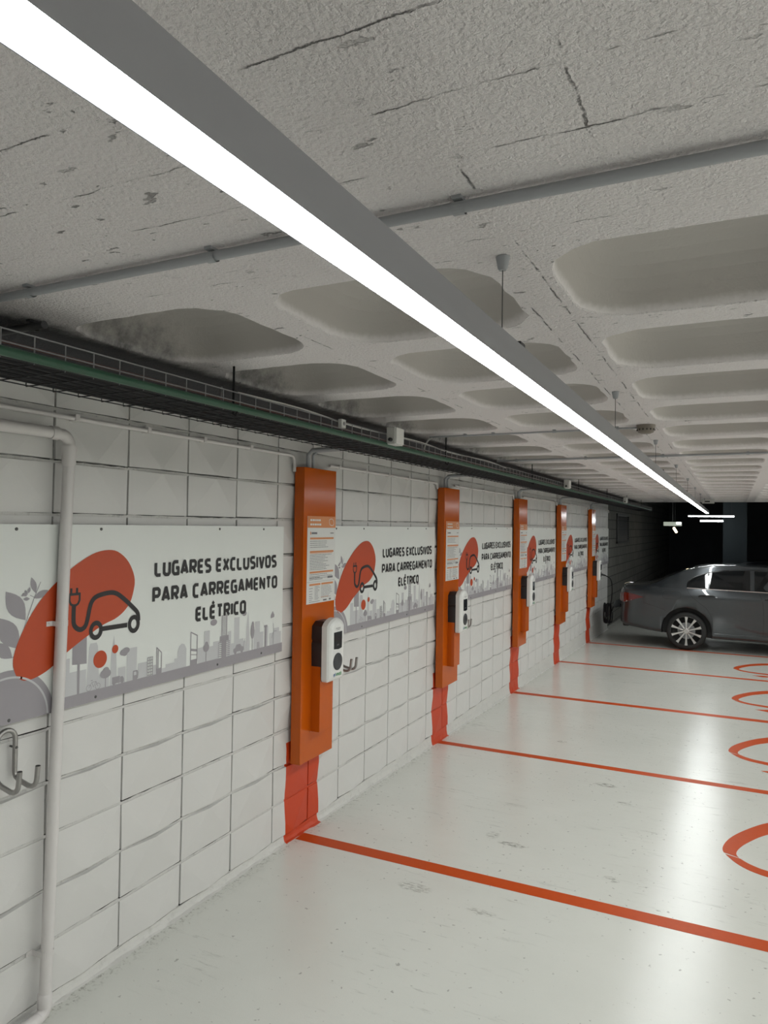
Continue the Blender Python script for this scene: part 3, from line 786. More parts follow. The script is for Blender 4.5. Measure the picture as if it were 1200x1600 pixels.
    for a in (3.378, 3.392): d.flat(P([(a, 1.268), (a + .007, 1.268), (a + .007, 1.305), (a, 1.305)]), X)
    d.flat(P([(3.453, 1.262), (3.470, 1.262), (3.470, 1.382), (3.453, 1.382)]), X); d.flat(P([(3.446, 1.382), (3.477, 1.382), (3.477, 1.394), (3.446, 1.394)]), X)
    d.stroke(P([(3.540, 1.268), (3.543, 1.348)]), .004, X); d.stroke(P([(3.538, 1.395), (3.543, 1.348), (3.575, 1.345)]), .003, X); d.stroke(P([(3.543, 1.348), (3.522, 1.308)]), .003, X)
    # plant and round shrub at the left end
    d.disc((1.80 - SR, 1.213 - SB), .205, .205, X, 0, 40, 0, PI) if False else d.flat([(1.80 - SR + max(-0.067, .205 * math.cos(PI * k / 40)), .205 * math.sin(PI * k / 40)) for k in range(41)], X)
    for a, b, wdt in (((1.781, 1.722), (1.868, 1.604), .036), ((1.890, 1.770), (1.911, 1.706), .013), ((1.903, 1.686), (1.968, 1.714), .014), ((1.752, 1.625), (1.842, 1.496), .040), ((1.736, 1.53), (1.815, 1.464), .026), ((1.862, 1.722), (1.874, 1.702), .006), ((1.852, 1.710), (1.872, 1.698), .006), ((1.855, 1.687), (1.885, 1.686), .007), ((1.884, 1.732), (1.878, 1.708), .006), ((1.846, 1.70), (1.864, 1.705), .004)): d.flat(P(lens(a, b, wdt)), X)
    for pl in ([(1.842, 1.50), (1.868, 1.59), (1.905, 1.69), (1.932, 1.750)], [(1.815, 1.466), (1.842, 1.478)], [(1.905, 1.69), (1.885, 1.70)]): d.stroke(P(pl), .0025, X)
    d.build('grey_print', 'mid_print', t)
    MB().ring((1.80 - SR, 0.0), (.181, .181), (.173, .173), x + .0015, 0, 40, 0.02, 1.95).build('shrub_outline', 'light_print', t)
    o = MB(); X = x + .0015
    blob = [(2.271, 1.869), (2.324, 1.860), (2.376, 1.825), (2.411, 1.777), (2.428, 1.727), (2.423, 1.680), (2.403, 1.625), (2.365, 1.586), (2.316, 1.559), (2.252, 1.541), (2.175, 1.506), (2.117, 1.477), (2.058, 1.444), (2.012, 1.412), (1.966, 1.386), (1.914, 1.369), (1.869, 1.367), (1.838, 1.386), (1.822, 1.420), (1.818, 1.454), (1.826, 1.491), (1.840, 1.528), (1.864, 1.576), (1.894, 1.626), (1.931, 1.674), (1.977, 1.720), (2.020, 1.755), (2.068, 1.791), (2.136, 1.831), (2.204, 1.860)]
    o.flat(P(smooth2(blob, 3, True)), X)
    o.disc((2.238 - SR, 1.391 - SB), .037, .038, X); o.disc((2.321 - SR, 1.423 - SB), .018, .019, X)
    o.build('orange_print', 'orange_print', t)
    k = MB(); X = x + .0021
    for a in (2.078, 2.107): k.stroke(P([(a, 1.713), (a, 1.688)]), .011, X)
    k.stroke(P([(2.066, 1.687), (2.126, 1.687)]), .011, X)
    k.stroke(P([(2.070, 1.687), (2.070, 1.660), (2.078, 1.645), (2.090, 1.640), (2.104, 1.640), (2.114, 1.646), (2.121, 1.660), (2.121, 1.687)]), .010, X)
    k.stroke(P(smooth2([(2.093, 1.642), (2.093, 1.572), (2.104, 1.547), (2.129, 1.534), (2.153, 1.545), (2.165, 1.576), (2.176, 1.626), (2.191, 1.655), (2.221, 1.671), (2.280, 1.679), (2.321, 1.672), (2.364, 1.645), (2.416, 1.604), (2.450, 1.571), (2.456, 1.535)], 4)), .021, X)
    k.ring((2.211 - SR, 1.521 - SB), (.037, .042), (.018, .021), X); k.ring((2.428 - SR, 1.523 - SB), (.036, .042), (.017, .021), X)
    k.stroke(P([(2.244, 1.523), (2.388, 1.523)]), .021, X)
    k.build('electric_car_print', 'black_print', t)
    for txt, a, b, z in (('LUGARES', 2.552, 2.962, 1.731), ('EXCLUSIVOS', 3.000, 3.560, 1.731), ('PARA', 2.541, 2.786, 1.606), ('CARREGAMENTO', 2.822, 3.570, 1.606), ('ELÉTRICO', 2.846, 3.267, 1.483)):
        q = MB(); word(q, txt, a - SR, b - SR, z - SB, 0.0775, X, 0.23); q.build('lettering', 'black_print', t)
    # dots of paper showing through the wheel hubs stay part of the print; fixing screws
    for a, b in ((1.82, 1.961), (2.229, 1.961), (3.027, 1.963), (3.425, 1.963), (1.807, 1.227), (2.218, 1.231), (3.028, 1.234), (3.422, 1.234)):
        MB().lathe([(.0065, 0), (.0065, .002), (.004, .0035), (.0, .004)], (x, a - SR, b - SB), 'x', 12).build('screw', 'screw', t)
    return t
sgA = make_sign()
SGN = [(3.633, 1.0, 'nearest wall sign with orange blob, crossed by the white drain pipe'),
       (6.090, 1.0, 'second wall sign, between the nearest and the second orange columns'),
       (8.652, 1.09, 'third wall sign, between the second and third orange columns'),
       (11.065, 1.0, 'fourth wall sign, between the third and fourth orange columns'),
       (13.740, 1.13, 'fifth wall sign, between the fourth and farthest orange columns'),
       (16.240, 1.05, 'farthest wall sign, in shade beyond the last orange column')]
for i, (y, s, lb) in enumerate(SGN):
    o = sgA if i == 0 else dup(sgA, lb)
    o.location = (0.0300, y, SB + 0.007 * i * (i < 3) + 0.014 * (i >= 3)); o.scale = (1, s, 1)

# ------------------------------------------------------------------ floor markings
def mark(polys, name, label, group=None):
    m = MB()
    for pl in polys:
        n = len(pl)
        vs = [(a, b, fz(b) - 0.003) for a, b in pl] + [(a, b, fz(b) + 0.0012) for a, b in pl]
        m.add(vs, [tuple(range(n - 1, -1, -1)), tuple(range(n, 2 * n))] + [(i, (i + 1) % n, n + (i + 1) % n, n + i) for i in range(n)])
    o = m.build(name, 'line'); tag(o, label, 'floor marking', group); return o
LN = ['orange bay line on the floor starting below the nearest orange column', 'orange bay line on the floor starting below the second orange column', 'orange bay line on the floor starting below the third orange column',
      'orange bay line on the floor starting below the fourth orange column', 'farthest orange bay line, running under the wheel of the grey car']
for (y, wdt, lb) in zip((3.871, 6.284, 8.810, 11.455, 13.917), (.106, .092, .118, .105, .10), LN):
    segs = 6; polys = []
    for k in range(segs):
        xa, xb = 0.034 + k * 0.83, 0.034 + (k + 1) * 0.83
        ya, yb = y + 0.018 * xa, y + 0.018 * xb
        polys.append([(xa, ya - wdt / 2), (xb, yb - wdt / 2), (xb, yb + wdt / 2), (xa, ya + wdt / 2)])
    mark(polys, 'bay_line', lb, 'orange bay lines on the floor')
OUT = [(2.745, 5.647), (2.603, 5.430), (2.507, 5.224), (2.467, 5.038), (2.494, 4.928), (2.578, 4.800), (2.710, 4.728), (3.0, 4.66), (3.3, 4.74), (3.52, 4.95), (3.60, 5.30), (3.50, 5.65), (3.25, 5.88), (2.95, 5.83)]
INN = [(2.736, 5.420), (2.619, 5.220), (2.562, 5.080), (2.546, 4.976), (2.579, 4.906), (2.640, 4.850), (2.730, 4.812), (3.0, 4.76), (3.25, 4.83), (3.43, 5.01), (3.49, 5.30), (3.41, 5.56), (3.2, 5.73), (2.95, 5.63)]
so, si = smooth2(OUT, 5, True), smooth2(INN, 5, True)
SL = ['curved orange floor symbol in the bay between the nearest and second orange columns', 'curved orange floor symbol in the bay between the second and third orange columns', 'curved orange floor symbol in the bay between the third and fourth orange columns', 'farthest curved orange floor symbol, in front of the grey car']
for i, (dy, lb) in enumerate(zip((0, 2.41, 4.945, 7.385), SL)):
    polys = []
    n = len(so)
    for k in range(n):
        if k == 18: continue                       # narrow unpainted stencil bridge
        a, b, c_, d_ = so[k], so[(k + 1) % n], si[(k + 1) % n], si[k]
        polys.append([(p[0] + 0.008 * dy, p[1] + dy) for p in (a, b, c_, d_)])
        if k in (17, 19): pass
    polys.append([(p[0] + 0.008 * dy, p[1] + dy) for p in [(2.72, 4.50), (2.86, 4.42), (2.95, 4.47), (3.1, 4.44), (3.1, 4.53), (2.85, 4.56)]])
    mark(polys, 'bay_symbol', lb, 'curved floor symbols in the charging bays')

# ------------------------------------------------------------------ pipes and conduits on the wall
t = thing('drain_pipe', 'white plastic drain pipe running down the wall in front of the nearest sign', 'pipe', (0.060, 2.0, 0))
R = 0.0235
run = [(0.002, -2.2, 2.350), (0.002, -0.05, 2.350)] + [(0.002, -0.015 + 0.045 * math.sin(a), 2.350 - 0.045 * (1 - math.cos(a))) for a in (0.3, 0.6, 0.9, 1.2, PI / 2)] + [(0.002, 0.030, 2.29)]
MB().tube(run, R, 16).tube([(0.002, -0.030, 2.350), (0.002, -0.062, 2.350)], R + 0.004, 16).build('overhead_run', 'pvc', t)
MB().tube([(0.002, 0.030, 2.275), (0.0, -0.024, 0.085)], R, 18).tube([(0.002, 0.0301, 2.305), (0.002, 0.029, 2.235), (0.002, 0.0285, 2.22)], [R + 0.005, R + 0.004, R], 18).build('down_pipe', 'pvc', t)
MB().tube([(0.0, -0.023, 0.105), (0.0, -0.024, 0.10), (0.0, -0.0245, 0.052), (0.003, -0.034, 0.031), (0.008, -0.060, 0.0265)], [R, R + 0.004, R + 0.004, R + 0.002, R], 18).build('bottom_elbow', 'pvc', t)
MB().tube([(0.008, -0.055, 0.0255), (0.012, -0.9, 0.0255)], R, 18).build('floor_run', 'pvc', t)
for z in (1.577, 0.262):
    y = 0.030 - 0.054 * (2.275 - z) / 2.19
    c_ = MB()
    prof = [(y + (R + 0.002) * math.cos(a), (R + 0.002) * math.sin(a)) for a in [PI * k / 10 for k in range(11)]]
    for k in range(10):
        (a, b), (cc, dd) = prof[k], prof[k + 1]
        c_.add([(b, a, z - .011), (dd, cc, z - .011), (dd, cc, z + .011), (b, a, z + .011)], [(0, 1, 2, 3)])
    e0 = -0.027 if z > 1 else -0.058
    c_.box((e0, y - R - 0.028, z - .010), (e0 + .004, y - R + .002, z + .010)).box((e0, y + R - .002, z - .010), (e0 + .004, y + R + 0.020, z + .010))
    for q0, q1 in ((y - R - .002, y - R), (y + R, y + R + .002)): c_.box((e0, q0, z - .010), (0.001, q1, z + .010))
    c_.lathe([(.005, 0), (.004, .003), (0, .003)], (e0 + .004, y - R - 0.017, z), 'x', 10).lathe([(.005, 0), (.004, .003), (0, .003)], (e0 + .004, y + R + 0.011, z), 'x', 10)
    c_.build('pipe_clamp', 'pvc', t)

CB = [(-2.0, 3.70, 'thin white conduit clipped along the wall above the nearest sign'), (4.17, 6.10, 'thin white conduit clipped along the wall above the second sign'), (6.58, 8.66, 'thin white conduit clipped along the wall above the third sign'),
      (9.14, 11.08, 'thin white conduit clipped along the wall above the fourth sign'), (11.55, 13.76, 'thin white conduit clipped along the wall above the fifth sign'), (14.25, 16.2, 'thin white conduit clipped along the wall above the farthest sign')]
for i, (a, b, lb) in enumerate(CB):
    z = 2.427 if i == 0 else 2.398
    t = thing('wall_conduit', lb, 'conduit', (0.034, a, z), 'thin conduits along the block wall')
    tail = [(0, b - a, 0)] + [(0, b - a + 0.04 * math.sin(q), -0.04 * (1 - math.cos(q))) for q in (.5, 1.0, PI / 2)] + [(0, b - a + 0.04, -0.10 if i == 0 else -0.055)]
    MB().tube([(0, 0, 0)] + tail, 0.010, 12).build('tube', 'pvc', t)
    y = 0.13 if i else 0.30 + 1.7115 - a - 0.30
    while i == 0 and y > 0.8: y -= 0.4
    while y < b - a - 0.05:
        MB().box((-0.032, y - .011, -.011), (0.012, y + .011, .017), 0, .002).build('clip', 'pvc', t); y += 0.40 + random.uniform(-.01, .01)

for i, yc in enumerate(COLS):
    t = thing('riser_conduits', ['pair of grey conduits rising from the top of the nearest orange column', 'pair of grey conduits rising from the top of the second orange column', 'pair of grey conduits rising from the top of the third orange column', 'pair of grey conduits rising from the top of the fourth orange column', 'pair of grey conduits rising from the top of the farthest orange column'][i], 'conduit', (0.06, yc, 2.357), 'grey conduits above the orange columns')
    for dy, r in ((0.105, 0.014), (0.165, 0.010)):
        MB().tube([(0, dy, -0.003), (0, dy, 0.085), (0.03, dy, 0.115), (0.40, dy, 0.125)], r, 12).build('tube', 'conduit', t)

# bent steel hooks
def make_hook(lb, y, z, grp='bent steel cable hooks'):
    t = thing('cable_hook', lb, 'hook', (0.0, y, z), grp)
    r = 0.0095; s = 0.038
    def leg(sg):
        a = [(0.032, sg * s, 0.155), (0.032, sg * s, 0.03)]
        a += [(0.032 + 0.03 * (1 - math.cos(q)), sg * s, 0.03 - 0.03 * math.sin(q)) for q in (.4, .8, 1.2)]
        a += [(0.068, sg * s, -0.004), (0.115, sg * s, -0.014)]
        a += [(0.125 + 0.034 * math.sin(q), sg * s, 0.022 - 0.036 * math.cos(q)) for q in (.3, .7, 1.1, 1.5)]
        a += [(0.164, sg * s, 0.07)]
        return a
    top = [(0.032, s * math.cos(q), 0.155 + s * math.sin(q)) for q in [PI * k / 10 for k in range(1, 10)]]
    path = leg(1)[::-1] + top + leg(-1)
    MB().tube(path, r, 12, cap=False).build('tube', 'steel', t)
    for sg in (1, -1): MB().lathe([(r * .99, 0), (r * .72, .0004), (0, .0002)], (0.164, sg * s, 0.0697), 'z', 12).build('open_end', 'rim_dark', t)
    for sg in (1, -1): MB().tube([(0.0, sg * s, 0.120), (0.0405, sg * s, 0.120), (0.0445, sg * s, 0.120)], [.004, .0055, .004], 10).build('screw', 'screw', t)
    return t
make_hook('bent steel double hook below the nearest sign, left of the drain pipe', 1.800, 0.997)
make_hook('bent steel double hook right of the nearest wall charger', 4.325, 1.000)
make_hook('bent steel double hook right of the second wall charger', 6.730, 1.000)

# ------------------------------------------------------------------ wire cable tray
TX0, TX1, TZ, TH, TY0, TY1 = 0.50, 0.80, 2.425, 0.075, -2.0, 17.6
tr = thing('cable_tray', 'wire mesh cable tray hung from the ceiling along the block wall', 'cable tray', (0, 0, TZ))
m = MB()
def wire(mb, a, b, r=0.0022, mi=0): mb.tube([a, b], r, 5, mi, cap=False)
for k in range(7): wire(m, (TX0 + (TX1 - TX0) * k / 6, TY0, 0), (TX0 + (TX1 - TX0) * k / 6, TY1, 0))
for x in (TX0, TX1):
    wire(m, (x, TY0, TH), (x, TY1, TH), 0.0026, 1); wire(m, (x, TY0, TH * .55), (x, TY1, TH * .55), 0.0026, 1)
y = TY0
while y < TY1:
    m.tube([(TX0, y, TH), (TX0, y, -0.003), (TX1, y, -0.003)], 0.0022, 5, cap=False); wire(m, (TX1, y, -0.003), (TX1, y, TH), mi=1); y += 0.10
m.build('wire_basket', ['tray_wire', 'zinc'], tr)
for y in (0.3, 2.165, 4.40, 6.65, 8.9, 11.1, 13.3, 15.5):
    rd = MB().tube([(TX1 - 0.004, y, -0.012), (TX1 - 0.004, y, ZC - TZ - 0.001)], 0.0045, 8)
    rd.tube([(TX1 - 0.004, y, -0.010), (TX1 + 0.010, y, -0.016), (TX1 + 0.016, y, 0.004), (TX1 + 0.012, y, 0.02)], 0.004, 8)
    rd.build('hanging_rod', 'black_cable', tr)
    if True: MB().tube([(TX0 - 0.01, y + .3, -0.004), (TX0 - 0.01, y + .3, ZC - TZ - 0.001)], 0.004, 8).build('hanging_rod', 'zinc', tr)
def wavy(x, z, amp, seed, y0=TY0, y1=TY1, step=0.35, zamp=0.004):
    rnd = random.Random(seed); out = []; y = y0
    while y <= y1: out.append((x + rnd.uniform(-amp, amp), y, z + rnd.uniform(0, zamp))); y += step
    return smooth_path(out, 3)
lay = [(0.515 + .0245 * k, (.0095, .0108, .010)[k % 3]) for k in range(11)]
for i, (x, r) in enumerate(lay):
    o = MB().tube(wavy(x, TZ + .003 + r, .0012, 20 + i), r, 7, cap=True).build('tray_cable', 'black_cable')
    tag(o, 'black cable lying along the bottom of the wire tray', 'cable', 'black cables in the tray')
for i, (x, r) in enumerate([(0.53, .009), (0.575, .012), (0.63, .010), (0.685, .009), (0.74, .008)]):
    o = MB().tube(wavy(x, TZ + .0295 + r, .010, 60 + i), r, 7).build('tray_cable', 'black_cable')
    tag(o, 'black cable on top of the others in the wire tray', 'cable', 'upper black cables in the tray')
o = MB().tube(wavy(0.775, TZ + .045, .006, 90, 0.5, 9.0), .005, 7).build('tray_cable', 'red_cable'); tag(o, 'thin red cable lying in the wire tray behind its side rail', 'cable')
o = MB().tube([(TX1 + .0165, TY0, TZ + .010)] + wavy(TX1 + .0165, TZ + .010, .0006, 77, TY0 + .3, TY1, .9, .002), .0135, 12).build('green_cable', 'green_cable'); tag(o, 'thick green cable fixed along the outer side of the wire tray', 'cable')
o = MB().tube(smooth_path([(0.79, 2.2 + k * 0.45, TZ + TH + .004 + 0.008 * math.sin(k * 2.1)) for k in range(9)], 4), .004, 6).build('pale_cable', 'plastic_grey'); tag(o, 'thin pale cable lying on the upper rail of the wire tray', 'cable')

# ------------------------------------------------------------------ ceiling conduits, detector, boxes
def ceil_conduit(lb, y, x0, x1, clips, r=0.011, slope=0.0, mt='conduit'):
    t = thing('ceiling_conduit', lb, 'conduit', (0, y, ZC), 'conduits across the ceiling')
    MB().tube([(x0, 0, -r - .006), (x1, slope, -r - .006)], r, 12).build('tube', mt, t)
    for x in clips:
        c_ = MB(); yy = slope * (x - x0) / (x1 - x0)
        for k in range(10):
            a, b = PI * 1.25 * k / 10 - .4, PI * 1.25 * (k + 1) / 10 - .4
            f = lambda q: (yy + (r + .003) * math.cos(q), -r - .006 - (r + .003) * math.sin(q))
            (p1, q1), (p2, q2) = f(a), f(b)
            c_.add([(x - .011, p1, q1), (x + .011, p1, q1), (x + .011, p2, q2), (x - .011, p2, q2)], [(0, 1, 2, 3)])
        c_.box((x - .009, yy - r - .006, -.006), (x + .009, yy + r + .004, 0))
        c_.build('clip', mt, t)
    return t
ceil_conduit('grey conduit crossing the flat ceiling nearest the camera', 1.212, 0.05, 9.5, [0.895, 1.49, 2.066, 2.64, 3.2, 3.8])
ceil_conduit('short grey conduit stub on the ceiling above the near end of the tray', 1.43, 0.30, 0.67, [0.62], .012, 0.0, 'dark_conduit')
ceil_conduit('thin grey conduit from the tray to the smoke detector', 4.345, 0.70, 2.02, [0.95, 1.14, 1.53, 1.90], .006)
ceil_conduit('thin grey conduit crossing the coffers behind the smoke detector', 6.10, 0.62, 9.5, [0.80, 1.40, 2.01, 2.615, 3.2], .009, -.3)
o = MB().tube(smooth_path([(0.72, 4.345, ZC - .014), (0.69, 4.35, ZC - .03), (0.66, 4.36, ZC - .07), (0.65, 4.37, TZ + .06)], 4), .006, 8).build('drop_cable', 'plastic_white'); tag(o, 'short white cable dropping from the ceiling conduit into the wire tray', 'cable')
t = thing('smoke_detector', 'round brownish smoke detector on the ceiling rib beside the lamp', 'smoke detector', (2.062, 4.33, ZC))
MB().lathe([(0.052, 0), (0.052, -.010), (0.050, -.018)], (0, 0, 0), 'z', 28).build('base', 'smoke_body', t)
MB().lathe([(0.049, -.018), (0.049, -.030), (0.042, -.044), (0.026, -.050), (0, -.051)], (0, 0, 0), 'z', 28).build('head', 'smoke_body', t)
m = MB()
for k in range(14):
    a = 2 * PI * k / 14; m.box((.048 * math.cos(a) - .003, .048 * math.sin(a) - .003, -.034), (.048 * math.cos(a) + .003, .048 * math.sin(a) + .003, -.024))
m.build('vent_ribs', 'rim_dark', t)
def jbox(lb, y, s=1.0, x=0.822, z=TZ + .012):
    t = thing('junction_box', lb, 'junction box', (x, y, z), 'junction boxes on the cable tray')
    MB().box((0, 0, 0), (.052 * s, .105 * s, .095 * s), 0, .004).build('body', 'plastic_grey', t)
    MB().box((.052 * s, .004, .004), (.060 * s, .101 * s, .091 * s), 0, .003).build('lid', 'plastic_white', t)
    MB().lathe([(.011 * s, 0), (.011 * s, -.014), (.007 * s, -.020)], (.028 * s, -0.001, .025 * s), 'y', 12).build('cable_gland', 'plastic_black', t)
    MB().ring((.05, .06), (.0, .0), (0, 0), 0) if False else None
    return t
jbox('grey-white junction box on the tray above the second sign', 3.445)
jbox('grey-white junction box on the tray above the fourth sign', 7.93)
jbox('farthest grey-white junction box on the tray, near the dark hall', 12.66)
t = thing('cable_connector', 'small square grey connector on the near part of the cable tray', 'connector', (0.804, 2.95, TZ + .04))
MB().box((0, 0, 0), (.022, .042, .042), 0, .003).build('body', 'plastic_grey', t); MB().lathe([(.009, 0), (.009, .003), (0, .003)], (.022, .021, .021), 'x', 12).build('cap', 'zinc', t)
for x, lb in ((1.805, 'left of the two small dark rings hanging below the far ceiling'), (1.868, 'right of the two small dark rings hanging below the far ceiling')):
    a = [(x + .024 * math.cos(2 * PI * k / 20), 11.59, ZC - .034 + .024 * math.sin(2 * PI * k / 20)) for k in range(21)]
    o = MB().tube(a, .0045, 8, cap=False).tube([(x, 11.59, ZC - .010), (x, 11.59, ZC)], .002, 6).build('hanging_ring', 'screw'); tag(o, lb, 'ring')
t = thing('emergency_light', 'small white emergency light box at the far edge of the ceiling', 'light', (2.07, 15.2, ZC - .085))
MB().box((-.11, -.04, 0), (.11, .04, .085), 0, .006).build('body', 'plastic_grey', t); MB().box((-.06, -.046, .025), (.03, -.04, .05)).build('lens', 'rim_dark', t)

# ------------------------------------------------------------------ the parked car
def interp(tab, x):
    if x <= tab[0][0]: return tab[0][1]
    for (a, b), (c_, d_) in zip(tab, tab[1:]):
        if x <= c_:
            t = (x - a) / (c_ - a); t2 = t * t * (3 - 2 * t); t = 0.5 * t + 0.5 * t2
            return b + (d_ - b) * t
    return tab[-1][1]
LEN = 4.92
HW = [(0, .70), (.06, .80), (.20, .875), (.5, .915), (1.2, .93), (2.4, .93), (3.6, .925), (4.3, .90), (4.7, .82), (4.86, .70), (4.92, .58)]
BOT = [(0, .40), (.10, .345), (.70, .275), (1.0, .24), (1.6, .22), (3.5, .21), (4.5, .23), (4.92, .28)]
SHO = [(0, .985), (.10, 1.025), (.5, 1.075), (1.2, 1.105), (2.4, 1.085), (3.5, 1.02), (4.2, .94), (4.7, .80), (4.92, .66)]   # shoulder / belt height
DECK = [(0, 1.055), (.03, 1.085), (.30, 1.125), (.5, 1.15), (1.2, 1.16), (3.4, 1.10), (4.0, 1.02), (4.6, .90), (4.92, .70)]
ROOF = [(.42, 1.135), (.60, 1.205), (.85, 1.335), (1.10, 1.443), (1.35, 1.510), (1.62, 1.543), (2.10, 1.558), (2.50, 1.545), (2.85, 1.485), (3.15, 1.37), (3.45, 1.21), (3.62, 1.10)]
RW = [(.42, .66), (1.0, .66), (1.6, .64), (2.4, .64), (3.0, .62), (3.62, .66)]
def make_car(name, lb, paint, loc, detail=True):
    car = thing(name, lb, 'car', loc)
    # lower body
    xs = [0, .015, .04, .08, .14, .22] + [.30 + .1 * k for k in range(44)] + [4.72, 4.80, 4.86, 4.90, 4.92]
    rows = []
    for x in xs:
        hw_, b, s, d = interp(HW, x), interp(BOT, x), interp(SHO, x), interp(DECK, x)
        mid = b + (s - b) * .52
        tuck = 1 - 0.10 * max(0, (0.10 - x) / 0.10)
        rows.append([(0, b + .02), (hw_ * .80, b), (hw_ * .955, b + .025), (hw_ * .985, b + .10), (hw_ * 1.0, mid - .10), (hw_ * 1.003, mid + .03), (hw_ * .985, s - .17), (hw_ * .990, s - .125), (hw_ * .968, s - .03), (hw_ * .93, s + .012), (hw_ * .84, s + (d - s) * .55), (hw_ * .55, d - .008), (0, d)])
    n = len(rows[0]); vs = []; full = 2 * n - 2
    for x, row in zip(xs, rows):
        xx = [x] * n
        ring = [(x, -p[0], p[1]) for p in row] + [(x, p[0], p[1]) for p in row[-2:0:-1]]
        vs += ring
    fs = [(i * full + k, i * full + (k + 1) % full, (i + 1) * full + (k + 1) % full, (i + 1) * full + k) for i in range(len(xs) - 1) for k in range(full)]
    bm_ = MB().add(vs, fs, 0, True).add(vs[:full], [tuple(range(full - 1, -1, -1))], 0).add(vs[-full:], [tuple(range(full))], 0)
    me = bpy.data.meshes.new('tmp'); me.from_pydata(bm_.v, [], bm_.f); bm = bmesh.new(); bm.from_mesh(me)
    bmesh.ops.remove_doubles(bm, verts=bm.verts[:], dist=1e-5); bmesh.ops.recalc_face_normals(bm, faces=bm.faces[:])
    # push the rear and front faces out a little so they are not flat
    for v in bm.verts:
        k = 1 - min(1, (v.co.y / 0.8) ** 2)
        if v.co.x < .10: v.co.x -= 0.06 * k * (1 if v.co.z < .75 else .55)
        if v.co.x > 4.8: v.co.x += 0.08 * k
        if v.co.x < .16 and .55 < v.co.z < 1.0: v.co.x += 0.03 * math.sin((v.co.z - .55) / .45 * PI)
    bm.to_mesh(me); bm.free()
    for p in me.polygons: p.use_smooth = True
    body = bpy.data.objects.new('body', me); col.objects.link(body); body.parent = car
    me.materials.append(M[paint]); me.materials.append(M['rim_dark'])
    # wheel openings cut through the flanks
    WX = (1.155, 4.09); WR = 0.345; WZ = 0.345
    dep = []
    for x in WX:
        for sg in (-1, 1):
            ct = MB().lathe([(.425, -.17), (.425, .17)], (x, sg * .86, WZ + .005), 'y', 48).build('tmp_cut', 'rim_dark'); dep.append(ct); ct.location = loc
            recalc(ct)
            md = body.modifiers.new('cut', 'BOOLEAN'); md.operation = 'DIFFERENCE'; md.object = ct; md.solver = 'EXACT'
            try: md.material_mode = 'TRANSFER'
            except Exception: pass
    bpy.context.view_layer.update()
    dg = bpy.context.evaluated_depsgraph_get()
    nm = bpy.data.meshes.new_from_object(body.evaluated_get(dg))
    body.modifiers.clear(); body.data = nm; nm.name = 'body'
    for ct in dep: bpy.data.objects.remove(ct)
    # greenhouse
    gx = [.42 + .05 * k for k in range(65)]
    def side_y(x, z):
        s, zr, rw, wb = interp(SHO, x), interp(ROOF, x), interp(RW, x), interp(HW, x) * .925
        zre = max(s + .02, zr - .055); t = (z - s) / max(.02, zre - s)
        return wb + (rw - wb) * t
    def section(x):
        s, zr, rw, wb = interp(SHO, x), interp(ROOF, x), interp(RW, x), interp(HW, x) * .925
        zre = max(s + .02, zr - .055)
        pts = [(wb, s - .02)] + [(wb + (rw - wb) * t, s + (zre - s) * t) for t in (.25, .5, .75, 1)]
        e = zr - zre
        pts += [(rw * math.cos(a) ** .8, zre + e * math.sin(a) ** .75) for a in (.22, .45, .75, 1.1, 1.35)] + [(0, zr)]
        return pts
    vs = []; nn = None
    for x in gx:
        sct = section(x); ring = [(x, -p[0], p[1]) for p in sct] + [(x, p[0], p[1]) for p in sct[-2::-1]]
        nn = len(ring); vs += ring
    fs = [(i * nn + k, i * nn + k + 1, (i + 1) * nn + k + 1, (i + 1) * nn + k) for i in range(len(gx) - 1) for k in range(nn - 1)]
    recalc(MB().add(vs, fs, 0, True).build('cabin', paint, car))
    # side glass and its surround, both flanks
    def side_patch(mb, outline, off, sg, th=.004):
        vs_ = [(x, sg * (side_y(x, z) + off), z) for x, z in outline]; vb = [(x, sg * (side_y(x, z) + off - th), z) for x, z in outline]
        n_ = len(outline); mb.add(vs_ + vb, [tuple(range(n_))] + [(i, (i + 1) % n_, n_ + (i + 1) % n_, n_ + i) for i in range(n_)])
    def dlo(k):
        """window opening outline, shrunk by k"""
        pts = []
        top = [(1.150, 1.150), (1.165, 1.215), (1.225, 1.285), (1.32, 1.338), (1.45, 1.388), (1.62, 1.43), (1.85, 1.462), (2.2, 1.474), (2.55, 1.455), (2.85, 1.385), (3.10, 1.27), (3.30, 1.16)]
        top = smooth2(top, 4)
        bot = [(3.30, 1.125), (2.6, 1.118), (2.0, 1.128), (1.5, 1.133), (1.152, 1.137)]
        pts = [(x, z - k) for x, z in top] + [(x, z + k) for x, z in bot]
        return [(min(max(x, 1.145 + k * 1.3), 3.30 - k), z) for x, z in pts]
    def clipx(pts, a, b):
        out = []
        n_ = len(pts)
        for i in range(n_):
            p, q = pts[i], pts[(i + 1) % n_]
            for lim, keep in ((None, None),):
                pass
        def half(ps, inside, lim):
            o_ = []
            for i in range(len(ps)):
                p, q = ps[i], ps[(i + 1) % len(ps)]
                pi_, qi = inside(p[0]), inside(q[0])
                if pi_: o_.append(p)
                if pi_ != qi:
                    t = (lim - p[0]) / (q[0] - p[0]); o_.append((lim, p[1] + (q[1] - p[1]) * t))
            return o_
        out = half(pts, lambda v: v >= a, a); out = half(out, lambda v: v <= b, b)
        return out
